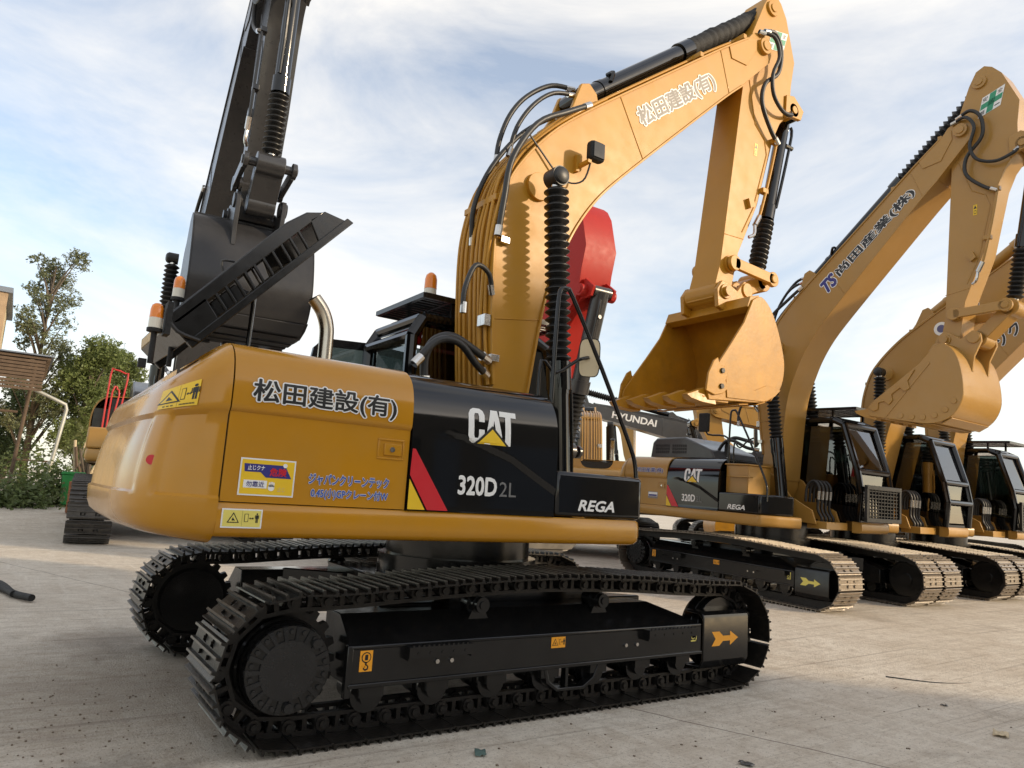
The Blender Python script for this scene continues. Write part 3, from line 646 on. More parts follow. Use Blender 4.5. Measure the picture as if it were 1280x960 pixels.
        # stickers
    if dk == 'm1':
        d = Decal(fy); d.text('松田建設(有)', -2.175, 1.815, -1.325, 1.955, PBLK, 1, bold=.022, outline=.075, om=WHT); d.build('owner_lettering', rd)
        d = Decal(fy); d.text('ジャパンクリーンテック', -1.815, 1.405, -1.325, 1.465, BLU, 1, bold=.03, outline=.07, om=WHT); d.text('0.45(小)GPクレーン付W', -1.795, 1.325, -1.325, 1.385, BLU, 1, bold=.03, outline=.07, om=WHT); d.build('crane_lettering', rd)
        d = Decal(fy); d.rect(-2.195, 1.325, -1.895, 1.525, WHT, 0); d.rect(-2.187, 1.333, -1.903, 1.517, PYEL, 1)
        d.poly([(-2.175, 1.495), (-1.955, 1.495), (-1.915, 1.425), (-2.055, 1.425), (-2.085, 1.452), (-2.170, 1.452)], NAVY, 2); d.text('止じクナ', -2.155, 1.462, -2.065, 1.488, WHT, 3, bold=.02)
        d.text('危険', -2.035, 1.435, -1.945, 1.478, PRED, 3, bold=.03); d.rect(-2.17, 1.366, -2.045, 1.408, WHT, 2); d.text('勿靠近', -2.155, 1.372, -2.06, 1.402, NAVY, 3, bold=.01)
        d.disc(-2.02, 1.372, .018, WHT, 2); [d.rect(-2.034+.008*k, 1.376, -2.028+.008*k, 1.405-.003*abs(k-1.5), WHT, 2) for k in range(4)]; d.disc(-1.955, 1.495, .012, WHT, 3)
        d.text('止じ', -1.985, 1.352, -1.945, 1.378, WARN, 2); d.build('keep_clear_sticker', rd)
        d = Decal(lambda u, v, l: (u, -1.3715-.0012*l, v)); warn_sticker(d, -2.255, 1.16, -2.06, 1.245, PPAL, WHT); d.build('warning_sticker', root)
        def fc(u, v, l):
            # u runs along the corner of the counterweight (degrees), v is the height before the top slopes away
            ins = 0
            for (za, ia), (zb, ib) in zip(CWP, CWP[1:]):
                if za <= v <= zb: ins = ia+(ib-ia)*(v-za)/(zb-za+1e-9)
            return cw_point(R(u), v, ins-.005-.0012*l, False)
        class CWDecal(Decal):
            def poly(s, pts, m, layer=0):
                t = Decal(lambda u, v, l: (u, v)); t.bands(pts, m, layer, .02)
                for f in t.mb.f:
                    q = [t.mb.v[i][:2] for i in f]; t2 = Decal(lambda u, v, l: (u, v)); t2.bands([(p[1], p[0]) for p in q], m, layer, .012)
                    for g in t2.mb.f: Decal.poly(s, [(t2.mb.v[i][1], t2.mb.v[i][0]) for i in g], m, layer)
                return s
        d = CWDecal(lambda u, v, l: fc(-36-u*180, 1.80+v*1.14, l)); warn_sticker(d, 0, 0, .175, .145, PYEL); d.build('warning_sticker', cwt)
        b = MB(); yy = cw_side(-2.60, 1.48)+.02; b.cyl((-2.60, yy+.01, 1.48), (-2.605, yy-.006, 1.48), .026, n=18); b.build('reflector', PRED, cwt)
    elif dk == 'm2':
        d = Decal(fy); d.text('尚田産業(株)', -1.95, 1.86, -1.30, 1.955, NAVY, 1, bold=.02, outline=.06, om=WHT); d.build('owner_lettering', rd)
        d = Decal(fy); d.rect(-1.66, 1.40, -1.42, 1.52, PGRY, 0); d.rect(-1.65, 1.435, -1.43, 1.51, WHT, 1); d.rect(-1.64, 1.44, -1.44, 1.47, NAVY, 2); d.build('sticker', rd)
    # --- engine cover on top of the hood
    if o.get('lid') == 'open':
        a = R(48.5); H = (-2.42, 2.19); U = (math.cos(a), math.sin(a)); V = (-math.sin(a), math.cos(a))
        q = lambda u, v: (H[0]+U[0]*u+V[0]*v, H[1]+U[1]*u+V[1]*v)
        y0, y1 = -.72, .42; b = MB()
        tp = [q(0, .16), q(.05, .21), (q(1.02, .235)), q(1.18, .21), q(1.30, .13), q(1.375, 0), q(1.36, -.012), q(1.27, .12), q(1.16, .19), q(1.02, .213), q(.06, .188), q(.012, .15)]
        b.prism(tp, y0, y1)
        for ya, yb in ((y0-.012, y0+.012), (y1-.012, y1+.012)):
            b.prism([q(0, -.03), q(1.40, -.03), q(1.385, .02), q(0, .02)], ya-.012, yb+.012)
            b.prism([q(0, .155), q(.05, .205), q(1.02, .23), q(1.18, .205), q(1.28, .14), q(1.2, .14), q(0.05, .135)], ya, yb)
            b.prism([q(1.10, .0), q(1.375, .0), q(1.285, .145), q(1.16, .16)], ya, yb); b.prism([q(0, 0), q(.24, 0), q(.27, .16), q(0, .16)], ya, yb)
            for k in range(10): u0 = .30+.078*k; b.prism([q(u0, .0), q(u0+.02, .0), q(u0+.048, .15), q(u0+.028, .15)], ya, yb)
        b.prism([q(.25, .02), q(.55, .02), q(.5, .12), q(.3, .12)], y0+.1, y1-.1); b.prism([q(0, .02), q(.03, .02), q(.03, .16), q(0, .16)], y0, y1)
        ec = b.build('engine_cover', BLKS, root, 35, bevel=.006)
        b = MB(); b.tube([(*q(.02, .2)[:1], y0-.02, q(.02, .2)[1]), (q(.0, .1)[0], y0-.03, q(0, .1)[1]), (q(.06, -.02)[0], y0-.03, q(.06, -.02)[1])], .012); b.build('cover_cable', HOSE, ec); b = MB(); b.tube([(q(.5, .22)[0], y0+.1, q(.5, .22)[1]), (q(.54, .28)[0], y0+.1, q(.54, .28)[1]), (q(.6, .23)[0], y0+.1, q(.6, .23)[1])], .008); b.build('cover_cable', HOSE, ec)
        b = MB(); b.cyl((-1.95, -.2, 2.18), (*q(.72, .0)[:1], -.2, q(.72, .0)[1]), .016, n=8); b.build('gas_strut', BLKS, ec)
    elif o.get('lid') == 'closed':
        b = MB(); b.prism([(-2.2, 2.17), (-2.15, 2.48), (-2.05, 2.56), (-1.35, 2.58), (-.70, 2.34), (-.62, 2.17)], -.80, .45)
        ec = b.build('engine_cover', GRY if o.get('paint') is not None else GRYD, root, 35, bevel=.03)
        for k in range(14):
            for zz in (2.27, 2.33, 2.39):
                x0 = -2.06+.052*k+(.06 if k > 6 else 0)
                b = MB(); b.box(x0, x0+.036, -.806, -.799, zz, zz+.045); link('louvre', b.mesh('louvre', PBLK), ec)
    if o.get('exhaust', True):
        b = MB(); b.tube([(-1.46, -.4, 2.12), (-1.46, -.4, 2.42), (-1.47, -.4, 2.54), (-1.51, -.4, 2.64), (-1.58, -.4, 2.72)], .052, 18, smooth=4); ex = b.build('exhaust_pipe', STN, root, 60)
        b = MB(); b.cyl((-1.58, -.4, 2.72), (-1.5845, -.4, 2.726), .045, n=18); b.build('exhaust_mouth', PBLK, ex)
    for bx in o.get('beacons', []):
        x, y, z0, z1, box_ = bx
        b = MB(); b.cyl((x, y, z0), (x, y, z1), .016, n=10); b.cyl((x, y, z1-.02), (x, y, z1), .042, n=16)
        if box_: b.box(x+.045, x+.075, y-.05, y+.05, z1-.03, z1+.16); b.box(x-.06, x-.02, y-.02, y+.02, z0-.03, z0+.02)
        be = b.build('beacon', RUBM, root, 35)
        b = MB(); b.cyl((x, y, z1), (x, y, z1+.06), .037, .036, n=18); b.build('beacon_base', IVO, be)
        b = MB(); b.lathe((x, y, z1+.06), (x, y, z1+.145), [(0, .036), (.6, .035), (.85, .030), (1, .016)], 18); b.build('beacon_lens', AMB, be, 50)
    if o.get('handrail'):
        b = MB(); b.tube([(-.01, -1.20, 2.10), (.0, -1.20, 2.60), (.01, -1.2, 2.90), (.03, -1.2, 2.975), (.085, -1.2, 2.985), (.14, -1.2, 2.94), (.45, -1.22, 2.42), (.72, -1.24, 1.92), (.80, -1.25, 1.74), (.815, -1.26, 1.6), (.82, -1.27, 1.5)], .017, 10); b.build('handrail', BLKS, root, 60)
        b = MB(); b.tube([(-.02, -1.05, 2.1), (-.01, -1.05, 2.44), (.12, -1.07, 2.36), (.30, -1.1, 2.48), (.41, -1.1, 2.52)], .014, 8); ma = b.build('mirror_arm', BLKS, root, 60)
        c_ = Vector((.42, -1.10, 2.52)); nrm = Vector((-.75, -.66, -.05)).normalized(); ax = nrm.cross(Vector((.08, .05, 1))).normalized(); ay = ax.cross(nrm)
        def rr(wd, ht, off, n=24):
            pl = []
            for i in range(n):
                t = 2*math.pi*i/n; cx_ = math.copysign(abs(math.cos(t))**.45, math.cos(t))*wd; cy_ = math.copysign(abs(math.sin(t))**.45, math.sin(t))*ht
                pl.append(c_+ax*cx_+ay*cy_+nrm*off)
            return pl
        b = MB(); p_ = rr(.085, .155, .0)+rr(.075, .145, -.05); n = 24; b.add(p_, [tuple(range(n-1, -1, -1)), tuple(range(n, 2*n))]+[(i, (i+1) % n, n+(i+1) % n, n+i) for i in range(n)]); b.build('mirror_shell', RUBM, ma, 40)
        b = MB(); b.add(rr(.078, .148, .002), [tuple(range(24))]); b.build('mirror_glass', mat('painted_reflection', (.70, .57, .36), .45, metal=0, var=.1), ma)  # matte cream painted in place of what the mirror reflects
    if o.get('wing_mirror'):
        b = MB(); b.tube([(.0, -1.2, 1.9), (.0, -1.2, 2.4), (-.1, -1.2, 2.55), (-.45, -1.22, 2.58), (-.5, -1.22, 2.75)], .016, 8); ma = b.build('mirror_arm', BLKS, root, 60)
        b = MB(); b.box(-.62, -.42, -1.28, -1.2, 2.62, 2.95); b.build('mirror_shell', RUBM, ma, 35, bevel=.02)
    cab(root, o)
    arms(root, o)
    return root

def cab(root, o):
    y0, y1 = .40, 1.35; OUT = [(-.40, 1.285), (-.40, 2.78), (-.30, 2.96), (.92, 2.98), (1.10, 2.90), (1.35, 2.12), (1.42, 1.75), (1.38, 1.285)]
    b = MB()
    for y in (y0, y1):
        for p, q in zip(OUT, OUT[1:]): b.cyl((p[0], y, p[1]), (q[0], y, q[1]), .056, n=10)
        b.cyl((.22, y, 1.285), (.28, y, 2.95), .04, n=10)
    for p in OUT[1:-1]: b.cyl((p[0], y0, p[1]), (p[0], y1, p[1]), .056, n=10)
    b.prism([(-.38, 2.86), (-.29, 2.965), (.92, 2.985), (1.08, 2.91), (1.05, 2.87), (.9, 2.93), (-.26, 2.91)], y0, y1)
    b.box(-.42, -.36, y0, y1, 1.285, 1.95); b.box(-.40, 1.38, y0, y1, 1.285, 1.33)
    b.prism([(-.40, 1.285), (.25, 1.285), (.25, 1.80), (-.40, 1.95)], y0-.012, y0+.02); b.prism([(-.40, 1.285), (.25, 1.285), (.25, 1.80), (-.40, 1.95)], y1-.02, y1+.012)
    b.prism([(.25, 1.285), (1.36, 1.285), (1.395, 1.52), (.9, 1.56), (.25, 1.72)], y0-.01, y0+.01); b.prism([(.25, 1.285), (1.36, 1.285), (1.395, 1.52), (.9, 1.56), (.25, 1.72)], y1-.01, y1+.01)
    cb = b.build('cab_frame', BLK, root, 35)
    for y in (y0, y1):
        for pl in ([(-.37, 1.96), (.21, 1.82), (.25, 2.88), (-.29, 2.88)], [(.28, 1.73), (.9, 1.57), (1.38, 1.54), (1.39, 1.75), (1.32, 2.12), (1.07, 2.86), (.31, 2.88)]):
            b = MB(); b.prism(pl, y-.004, y+.004); b.build('side_window', GLS, cb, 0)
    b = MB(); b.add([(1.085, y0, 2.86), (1.085, y1, 2.86), (1.335, y1, 2.12), (1.335, y0, 2.12), (1.093, y1, 2.865), (1.343, y1, 2.125), (1.343, y0, 2.125), (1.093, y0, 2.865)], [(0, 1, 2, 3), (7, 6, 5, 4)]); b.build('windscreen', GLS, cb, 0)
    b = MB(); b.add([(1.345, y0, 2.08), (1.345, y1, 2.08), (1.375, y1, 1.36), (1.375, y0, 1.36)], [(0, 3, 2, 1)]); b.build('lower_windscreen', GLS, cb, 0)
    b = MB(); b.add([(-.385, y0, 2.76), (-.385, y1, 2.76), (-.385, y1, 1.96), (-.385, y0, 1.96)], [(0, 1, 2, 3)]); b.build('rear_window', GLS, cb, 0)
    b = MB(); b.box(.0, .5, .65, 1.1, 1.6, 1.75); b.box(-.12, .02, .66, 1.09, 1.7, 2.4); b.box(-.1, .0, .75, 1.0, 2.4, 2.62); b.box(0, .6, .5, .62, 1.7, 1.9); b.box(0, .6, 1.13, 1.25, 1.7, 1.9); b.build('operator_seat', SEAT, cb, 0, bevel=.03)
    if o.get('roof_guard', True):
        b = MB(); z = 3.14; x0, x1 = -.32, 1.32
        for y in (y0-.03, y1+.03): b.box(x0, x1, y-.02, y+.02, z, z+.05)
        for x in (x0, x1): b.box(x-.02, x+.02, y0-.045, y1+.045, z+.002, z+.048)
        for x in (0., .9):
            for y in (y0, y1): b.box(x-.02, x+.02, y-.015, y+.015, 2.96, z+.005)
        gd = b.build('roof_guard', BLKS, root, 0)
        for k in range(11):
            b = MB(); y = y0+.06+(y1-y0-.12)*k/10; b.box(x0+.02, x1-.02, y-.012, y+.012, z+.008, z+.042); b.build('guard_bar', BLKS, gd, 0)
        for k in range(5):
            b = MB(); x = x0+.27+.28*k; b.box(x-.012, x+.012, y0-.01, y1+.01, z+.004, z+.012); b.build('guard_bar', BLKS, gd, 0)
    if o.get('cab_beacon'):
        x, y, z1 = -.14, .62, 3.19
        b = MB(); b.cyl((x, y, z1), (x, y, z1+.02), .075, n=18); be = b.build('beacon', RUBM, root)
        b = MB(); b.cyl((x, y, z1+.02), (x, y, z1+.12), .062, .058, n=18); b.build('beacon_base', IVO, be)
        b = MB(); b.lathe((x, y, z1+.12), (x, y, z1+.28), [(0, .06), (.6, .058), (.85, .048), (1, .022)], 18); b.build('beacon_lens', AMB, be, 50)
    if o.get('open_door'):
        b = MB(); pl = [(-.95, 1.5), (-.97, 2.45), (-.93, 2.72), (-.83, 2.83), (-.32, 2.86), (-.27, 2.8), (-.27, 1.5)]; inn = [(-.90, 1.9), (-.91, 2.42), (-.875, 2.66), (-.81, 2.755), (-.38, 2.78), (-.335, 2.75), (-.335, 1.9)]
        y = 1.46; n = 7
        vs = [(p[0], y+d, p[1]) for d in (-.02, .02) for p in pl]+[(p[0], y+d, p[1]) for d in (-.02, .02) for p in inn]
        fs = []
        for i in range(n):
            j = (i+1) % n; fs += [(i, j, 2*n+j, 2*n+i), (n+j, n+i, 3*n+i, 3*n+j), (j, i, n+i, n+j), (2*n+i, 2*n+j, 3*n+j, 3*n+i)]
        b.add(vs, fs); dr = b.build('cab_door', BLKS, root, 30)
        b = MB(); b.prism(inn, y-.004, y+.004); b.build('door_window', GLS, dr, 0)
    if o.get('front_grille'):
        b = MB(); x = 1.50; za, zb = 1.33, 1.86
        for y in (y0-.02, y1+.06): b.box(x, x+.05, y-.03, y+.03, za, zb)
        for z in (za, zb): b.box(x-.003, x+.053, y0-.05, y1+.09, z-.035, z+.035)
        b.box(1.38, x, y0, y0+.03, za, za+.04); b.box(1.38, x, y1-.03, y1, za, za+.04)
        gr = b.build('front_guard', PBLK, root, 0, bevel=.006)
        for k in range(11): b = MB(); y = y0+.05+(y1-y0)*k/10; b.box(x+.012, x+.034, y-.008, y+.008, za+.03, zb-.03); b.build('guard_bar', PBLK, gr, 0)
        for k in range(8): b = MB(); z = za+.07+(zb-za-.1)*k/7.5; b.box(x+.014, x+.03, y0, y1+.05, z-.007, z+.007); b.build('guard_bar', PBLK, gr, 0)

def arms(root, o):
    pa = o.get('arm_paint', o.get('paint', YEL)); cm = o.get('cyl', BLK); det = o.get('detail', 2)
    F2 = F1; T2 = o.get('T', T1); B2 = o.get('B', B1); ba = R(o.get('ba', 0))
    fb = sim(F1, T1, F2, T2); fs_ = sim(T1, B1, T2, B2)
    bs = o.get('bscale', 1); fk = lambda p: rot2(((p[0]-B1[0])*bs+B2[0], (p[1]-B1[1])*bs+B2[1]), B2, ba)
    bm = BOOM_TOP
    top = dens(BOOM_TOP[1:], 4); bot = dens(BOOM_BOT, 4)
    W = .285
    b = MB(); b.prism([fb(p) for p in [BOOM_TOP[0]]+top+BOOM_TIP+bot+[(.24, 1.60), (.05, 1.60)]], -W, W)
    # flange plates along the back and the belly
    for path, sg in ((top, 1), (bot[:-1], 1)):
        q = offset_path(path, -.008 if path is top else .008*-1); q2_ = offset_path(path, .014)
        pl = [fb(p) for p in q]+[fb(p) for p in q2_[::-1]]
        n = len(q); vs = [(p[0], -W-.018, p[1]) for p in pl]+[(p[0], W+.018, p[1]) for p in pl]; m = 2*n; fs = []
        for i in range(n-1):
            a, c, d_, e = i, i+1, m-2-i, m-1-i
            fs += [(a, c, d_, e), (m+e, m+d_, m+c, m+a), (a, m+a, m+c, c), (e, d_, m+d_, m+e)]
        fs += [(0, m-1, 2*m-1, m), (n-1, m+n-1, m+n, n)]
        b.add(vs, fs)
    for y in (-1, 1):
        for c_, r_, h_ in (((3.63, 6.99), .10, .05), ((3.63, 6.99), .06, .065), (BCP, .13, .04)):
            p_ = fb(c_); b.cyl((p_[0], y*(W-.01), p_[1]), (p_[0], y*(W+h_), p_[1]), r_, n=24)
    # tip reinforcement and weld seams
    for poly in ([(3.0, 6.74), (3.32, 6.98), (3.50, 7.05), (3.50, 6.90), (3.32, 6.62), (3.05, 6.60)],):
        for y in (-W-.012, W-.002): b.prism([fb(p) for p in poly], y, y+.014)
    for p_, q_ in (((1.36, 5.46), (1.70, 4.90)), ((2.86, 6.62), (3.02, 6.15)), ((.02, 2.9), (.52, 2.98))):
        a, c = fb(p_), fb(q_); b.cyl((a[0], -W-.001, a[1]), (c[0], -W-.001, c[1]), .007, n=6); b.cyl((a[0], W+.001, a[1]), (c[0], W+.001, c[1]), .007, n=6)
    boom = b.build('boom', pa, root, 30, bevel=.006)
    if det > 0:
        # hydraulic pipes along the back of the boom
        for k, (y, off, i0, i1) in enumerate(((-.262, .035, 0, 36), (-.205, .055, 0, 34), (-.14, .05, 0, 52), (-.08, .05, 0, 52), (.0, .05, 0, 40), (.1, .05, 0, 36), (.18, .05, 0, 52), (.25, .04, 0, 52))):
            q = offset_path(top, off); q = [fb(p) for p in q[i0:i1]]
            if k < 2 and o.get('decals') == 'm1': wob = .04
            else: wob = .0
            b = MB(); b.tube([(p[0], y+wob*math.sin(i*.35+k), p[1]) for i, p in enumerate(q)], .017, 8, smooth=0); b.build('hydraulic_pipe', pa, boom, 60)
        for idx in (14, 30, 42, 48):
            p_ = fb(offset_path(top, .04)[min(idx, len(top)-1)]); b = MB(); b.box(p_[0]-.03, p_[0]+.03, -.27, .27, p_[1]-.03, p_[1]+.03); b.build('pipe_clamp', pa, boom, 0, bevel=.006)
        for y in (-.262, -.205):
            p_ = fb(offset_path(top, .05)[4]); b = MB(); b.box(p_[0]-.035, p_[0]+.03, y-.03, y+.03, p_[1]-.05, p_[1]+.05); b.build('pipe_clip', CHR, boom, 0, bevel=.004)
    # hoses given in the frame of the boom or the stick: (frame, y list, points, radius)
    hoses = []
    if det > 1:
        hoses = [('b', [(-.02, 3.62, -.33), (.0, 3.95, -.36), (.06, 4.35, -.36), (.32, 4.78, -.34), (.66, 5.02, -.33), (.95, 5.21, -.31)], .028),
                 ('b', [(-.05, 3.62, .05), (-.10, 3.95, -.02), (.02, 4.35, -.08), (.32, 4.78, -.12), (.72, 5.1, -.16)], .023),
                 ('b', [(.10, 4.42, -.02), (.12, 4.66, -.02), (.22, 4.96, -.02), (.40, 5.22, -.02), (.66, 5.42, -.05), (.90, 5.44, -.11)], .024),
                 ('b', [(.18, 4.50, -.10), (.24, 4.80, -.12), (.40, 5.08, -.14), (.62, 5.28, -.15), (.88, 5.36, -.14)], .022),
                 ('b', [(-.02, 3.10, -.30), (-.10, 3.25, -.36), (-.26, 3.28, -.4), (-.36, 3.05, -.42), (-.36, 2.85, -.42)], .022),
                 ('b', [(-.02, 2.52, -.32), (-.22, 2.58, -.38), (-.44, 2.64, -.42), (-.60, 2.58, -.42), (-.66, 2.42, -.4), (-.64, 2.2, -.4)], .034),
                 ('b', [(-.02, 2.40, -.30), (-.20, 2.45, -.42), (-.42, 2.58, -.5), (-.62, 2.56, -.5), (-.80, 2.35, -.5)], .030),
                 ('s', [(3.60, 7.17, -.33), (3.80, 7.22, -.34), (3.93, 7.05, -.33), (3.90, 6.75, -.31), (3.66, 6.52, -.30), (3.62, 6.25, -.29), (3.82, 5.98, -.27), (3.98, 5.86, -.26)], .026),
                 ('s', [(3.52, 7.14, -.31), (3.74, 7.13, -.37), (3.84, 6.92, -.37), (3.74, 6.65, -.35), (3.80, 6.42, -.32), (4.02, 6.30, -.29), (4.24, 6.34, -.26), (4.30, 6.42, -.2)], .024)]
    for fr, pts, r_ in hoses:
        f = fb if fr == 'b' else fs_
        b = MB(); q = [(*f(p[:2]), p[2]) for p in pts]; q = [(p[0], p[2], p[1]) for p in q]; b.tube(q, r_, 10, smooth=5); h = b.build('hydraulic_hose', HOSE, boom, 60)
        for a, c in ((q[0], q[1]), (q[-1], q[-2])):
            a, c = Vector(a), Vector(c); c = a+(c-a).normalized()*.09; b = MB(); b.cyl(a, c, r_*1.22, n=10); b.build('hose_fitting', CHR, h, 35)
    if det > 1:
        # clamps and stick pipework
        for p_ in ((.08, 3.6), (.05, 2.55)):
            q = fb(p_); b = MB(); b.box(q[0]-.07, q[0]+.02, -W-.06, -W+.02, q[1]-.03, q[1]+.03); b.build('hose_clamp', CHR, boom, 0, bevel=.005)
    if o.get('lamp'):
        c_ = fb((.93, 4.66)); b = MB(); b.box(c_[0]-.085, c_[0]+.085, -.50, -.40, c_[1]-.095, c_[1]+.095); lm = b.build('work_lamp', RUBM, boom, 35, bevel=.03)
        b = MB(); b.box(c_[0]-.066, c_[0]+.066, -.506, -.499, c_[1]-.075, c_[1]+.075); b.build('lamp_lens', BLK, lm, 0, bevel=.003)
        b = MB(); b.box(c_[0]-.11, c_[0]-.07, -.48, -W, c_[1]-.14, c_[1]-.11); b.box(c_[0]-.13, c_[0]-.09, -.33, -W, c_[1]-.18, c_[1]-.02); b.build('lamp_bracket', pa, lm, 0)
        b = MB(); b.tube([(c_[0]-.05, -.45, c_[1]-.09), (c_[0]-.1, -.40, c_[1]-.3), (c_[0]-.28, -.33, c_[1]-.32), (c_[0]-.55, -.31, c_[1]-.1), (c_[0]-.70, -.31, c_[1]+.02), (c_[0]-.76, -.32, c_[1]-.02)], .009, 6, smooth=5); b.build('lamp_cable', HOSE, lm)
    # boom cylinders
    hp = fb(BCP); base = (.63, 1.36)
    for y in (-.56, .56):
        H, A = Vector((hp[0], y, hp[1])), Vector((base[0], y, base[1])); D = A-H; L = D.length
        b = MB(); b.cyl(H+D*.60, A, .092, n=24); b.cyl(H+D*.575, H+D*.66, .108, n=24); b.cyl(H+D*.66, H+D*.672, .098, n=24); b.cyl(A-Vector((0, .09, 0)), A+Vector((0, .09, 0)), .11, n=20)
        b.tube([H+D*.63+Vector((.11, -.02, 0)), H+D*.72+Vector((.12, -.02, 0)), H+D*.95+Vector((.11, -.02, 0))], .016, 8)
        bc = b.build('boom_cylinder', cm, root, 35)
        b = MB(); b.cyl(H, H+D*.6, .05, n=16); b.build('piston_rod', CHR, bc, 35)
        b = MB(); bellows(b, H+D*.035, H+D*.575, .070, .042, 23); b.build('bellows', RUB, bc, 25)
        b = MB(); b.cyl(H-Vector((0, .075, 0)), H+Vector((0, .075, 0)), .088, n=24); b.lathe(H+Vector((0, -.075 if y < 0 else .075, 0)), H+Vector((0, -.11 if y < 0 else .11, 0)), [(0, .08), (.6, .07), (1, .04)], 20); b.build('rod_eye', RUB, bc, 35)
    # bracket ends of the hoses at the cylinder foot
    if o.get('foot_hoses'):
        for k in range(4):
            y = -.16+.11*k; b = MB(); b.tube([(.78, y, 1.55), (.80, y, 1.80), (.92, y, 1.90), (1.02, y, 1.78), (1.0, y, 1.45), (1.08, y, 1.28), (.95, y, 1.16), (.82, y, 1.2)], .024, 8, smooth=4); h = b.build('hydraulic_hose', HOSE, root, 60)
            b = MB(); b.cyl((1.02, y, 1.74), (1.01, y, 1.60), .03, n=10); b.build('hose_fitting', CHR, h)
    # stick cylinder along the boom
    s0, s1 = Vector((*fb((1.00, 5.40)), 0)), Vector((*fs_(STKP), 0)); s0, s1 = Vector((s0.x, 0, s0.y)), Vector((s1.x, 0, s1.y)); D = s1-s0
    b = MB(); b.cyl(s0, s0+D*.53, .098, n=28); b.cyl(s0+D*.50, s0+D*.555, .118, n=28); b.cyl(s0+D*.10, s0+D*.115, .106, n=28); b.cyl(s0-Vector((0, .13, 0)), s0+Vector((0, .13, 0)), .10, n=20)
    b.tube([s0+D*.13+Vector((0, -.1, .03)), s0+D*.14+Vector((0, -.1, .12)), s0+D*.14+Vector((0, .0, .14))], .022, 8)
    stc = b.build('stick_cylinder', cm, root, 35)
    b = MB()
    if o.get('sleeve'):
        prof = [(i/60, .105+.016*random.random()+.006*math.sin(i*1.3)) for i in range(61)]; b.lathe(s0+D*.555, s0+D*.985, prof, 18); b.build('rod_sleeve', RUBM, stc, 60)
    else:
        bellows(b, s0+D*.555, s0+D*.97, .085, .045, 18); b.build('bellows', RUB, stc, 25)
    b = MB(); b.cyl(s0+D*.5, s1, .052, n=16); b.cyl(s1-Vector((0, .10, 0)), s1+Vector((0, .10, 0)), .095, n=20); b.build('piston_rod', CHR, stc, 35)
    # lugs that carry the cylinder on the boom
    for y in (-.20, .15):
        b = MB(); b.prism([fb(p) for p in ((.60, 4.82), (.82, 5.20), (.92, 5.48), (1.02, 5.52), (1.12, 5.44), (1.16, 5.30), (1.10, 5.22))], y, y+.05)
        b.build('cylinder_lug', pa, boom, 30, bevel=.008)
    # stick
    SW = o.get('sw', .19)
    b = MB(); b.prism([fs_(p) for p in STICK], -SW, SW)
    for p_, r_ in ((T1, .15), (B1, .12), (LINKP, .10), (CYLP, .09), (STKP, .10)):
        q = fs_(p_); b.cyl((q[0], -SW-.03, q[1]), (q[0], SW+.03, q[1]), r_, n=24); b.cyl((q[0], -SW-.045, q[1]), (q[0], SW+.045, q[1]), r_*.55, n=16)
    a, c = fs_((3.08, 4.5)), fs_((3.43, 4.52)); b.cyl((a[0], -SW, a[1]), (c[0], -SW, c[1]), .006, n=6)
    stick = b.build('stick', pa, root, 30, bevel=.008)
    if det > 0:
        # raised edge along the stick and its pipe
        pr = [fs_(p) for p in ((3.50, 6.55), (3.62, 6.02), (3.80, 5.88), (3.84, 5.70), (3.60, 4.95), (3.40, 4.60))]
        for p_, q_ in zip(pr, pr[1:]):
            b = MB(); b.cyl((p_[0], -SW-.001, p_[1]), (q_[0], -SW-.001, q_[1]), .008, n=6); b.build('weld_seam', pa, stick)
        pts = [fs_(p) for p in ((3.98, 5.90), (3.90, 5.6), (3.78, 5.2), (3.66, 4.85), (3.58, 4.72))]
        b = MB(); b.tube([(p[0], -SW-.045, p[1]) for p in pts], .018, 8); pp = b.build('stick_pipe', pa, stick, 60)
        for p_ in pts[0], pts[2]: b = MB(); b.box(p_[0]-.07, p_[0]+.03, -SW-.06, -SW+.01, p_[1]-.03, p_[1]+.03); b.build('pipe_clamp', pa, pp, 0, bevel=.004)
        b = MB(); b.cyl((pts[-2][0], -SW-.045, pts[-2][1]), (pts[-1][0], -SW-.045, pts[-1][1]), .032, n=8); b.tube([(pts[-1][0], -SW-.045, pts[-1][1]), (pts[-1][0]-.02, -SW-.05, pts[-1][1]-.12), (pts[-1][0]-.08, -SW-.02, pts[-1][1]-.16)], .02, 8); b.build('pipe_valve', CHR, pp, 35)
        q = fs_((3.50, 5.0)); b = MB(); b.prism([fs_(p) for p in ((3.46, 5.02), (3.54, 5.06), (3.58, 4.95), (3.50, 4.91))], -SW-.05, -SW+.005); b.build('stick_lug', pa, stick, 0)
    if o.get('cross') :
        f = lambda u, v, l: (fs_((3.84+.36*u+.10*v, 7.12+.08*u+.30*v))[0], -SW-.004-.0012*l, fs_((3.84+.36*u+.10*v, 7.12+.08*u+.30*v))[1])
        d = Decal(f); d.rect(0, 0, .88, 1, WHT, 0); d.rect(.31, .02, .57, .98, PGRN, 1); d.rect(.02, .36, .86, .64, PGRN, 1)
        for ch, u0, v0 in (('安', .04, .72), ('全', .62, .72), ('第', .04, .06), ('一', .62, .14)): d.text(ch, u0, v0, u0+.2, v0+(.22 if ch != '一' else .05), PBLK, 2)
        d.build('safety_sticker', stick)
    if o.get('cautions'):
        f = lambda u, v, l: (fs_((3.60+.055*u+.02*v, 5.62+.16*v))[0], -SW-.003-.001*l, fs_((3.60+.055*u+.02*v, 5.62+.16*v))[1])
        d = Decal(f); d.rect(0, 0, 1, 1, PYEL, 0); d.poly([(.5, .95), (.1, .6), (.9, .6)], PBLK, 1); d.rect(.2, .1, .8, .45, PBLK, 1); d.rect(.3, .15, .7, .4, PYEL, 2); d.build('warning_sticker', stick)
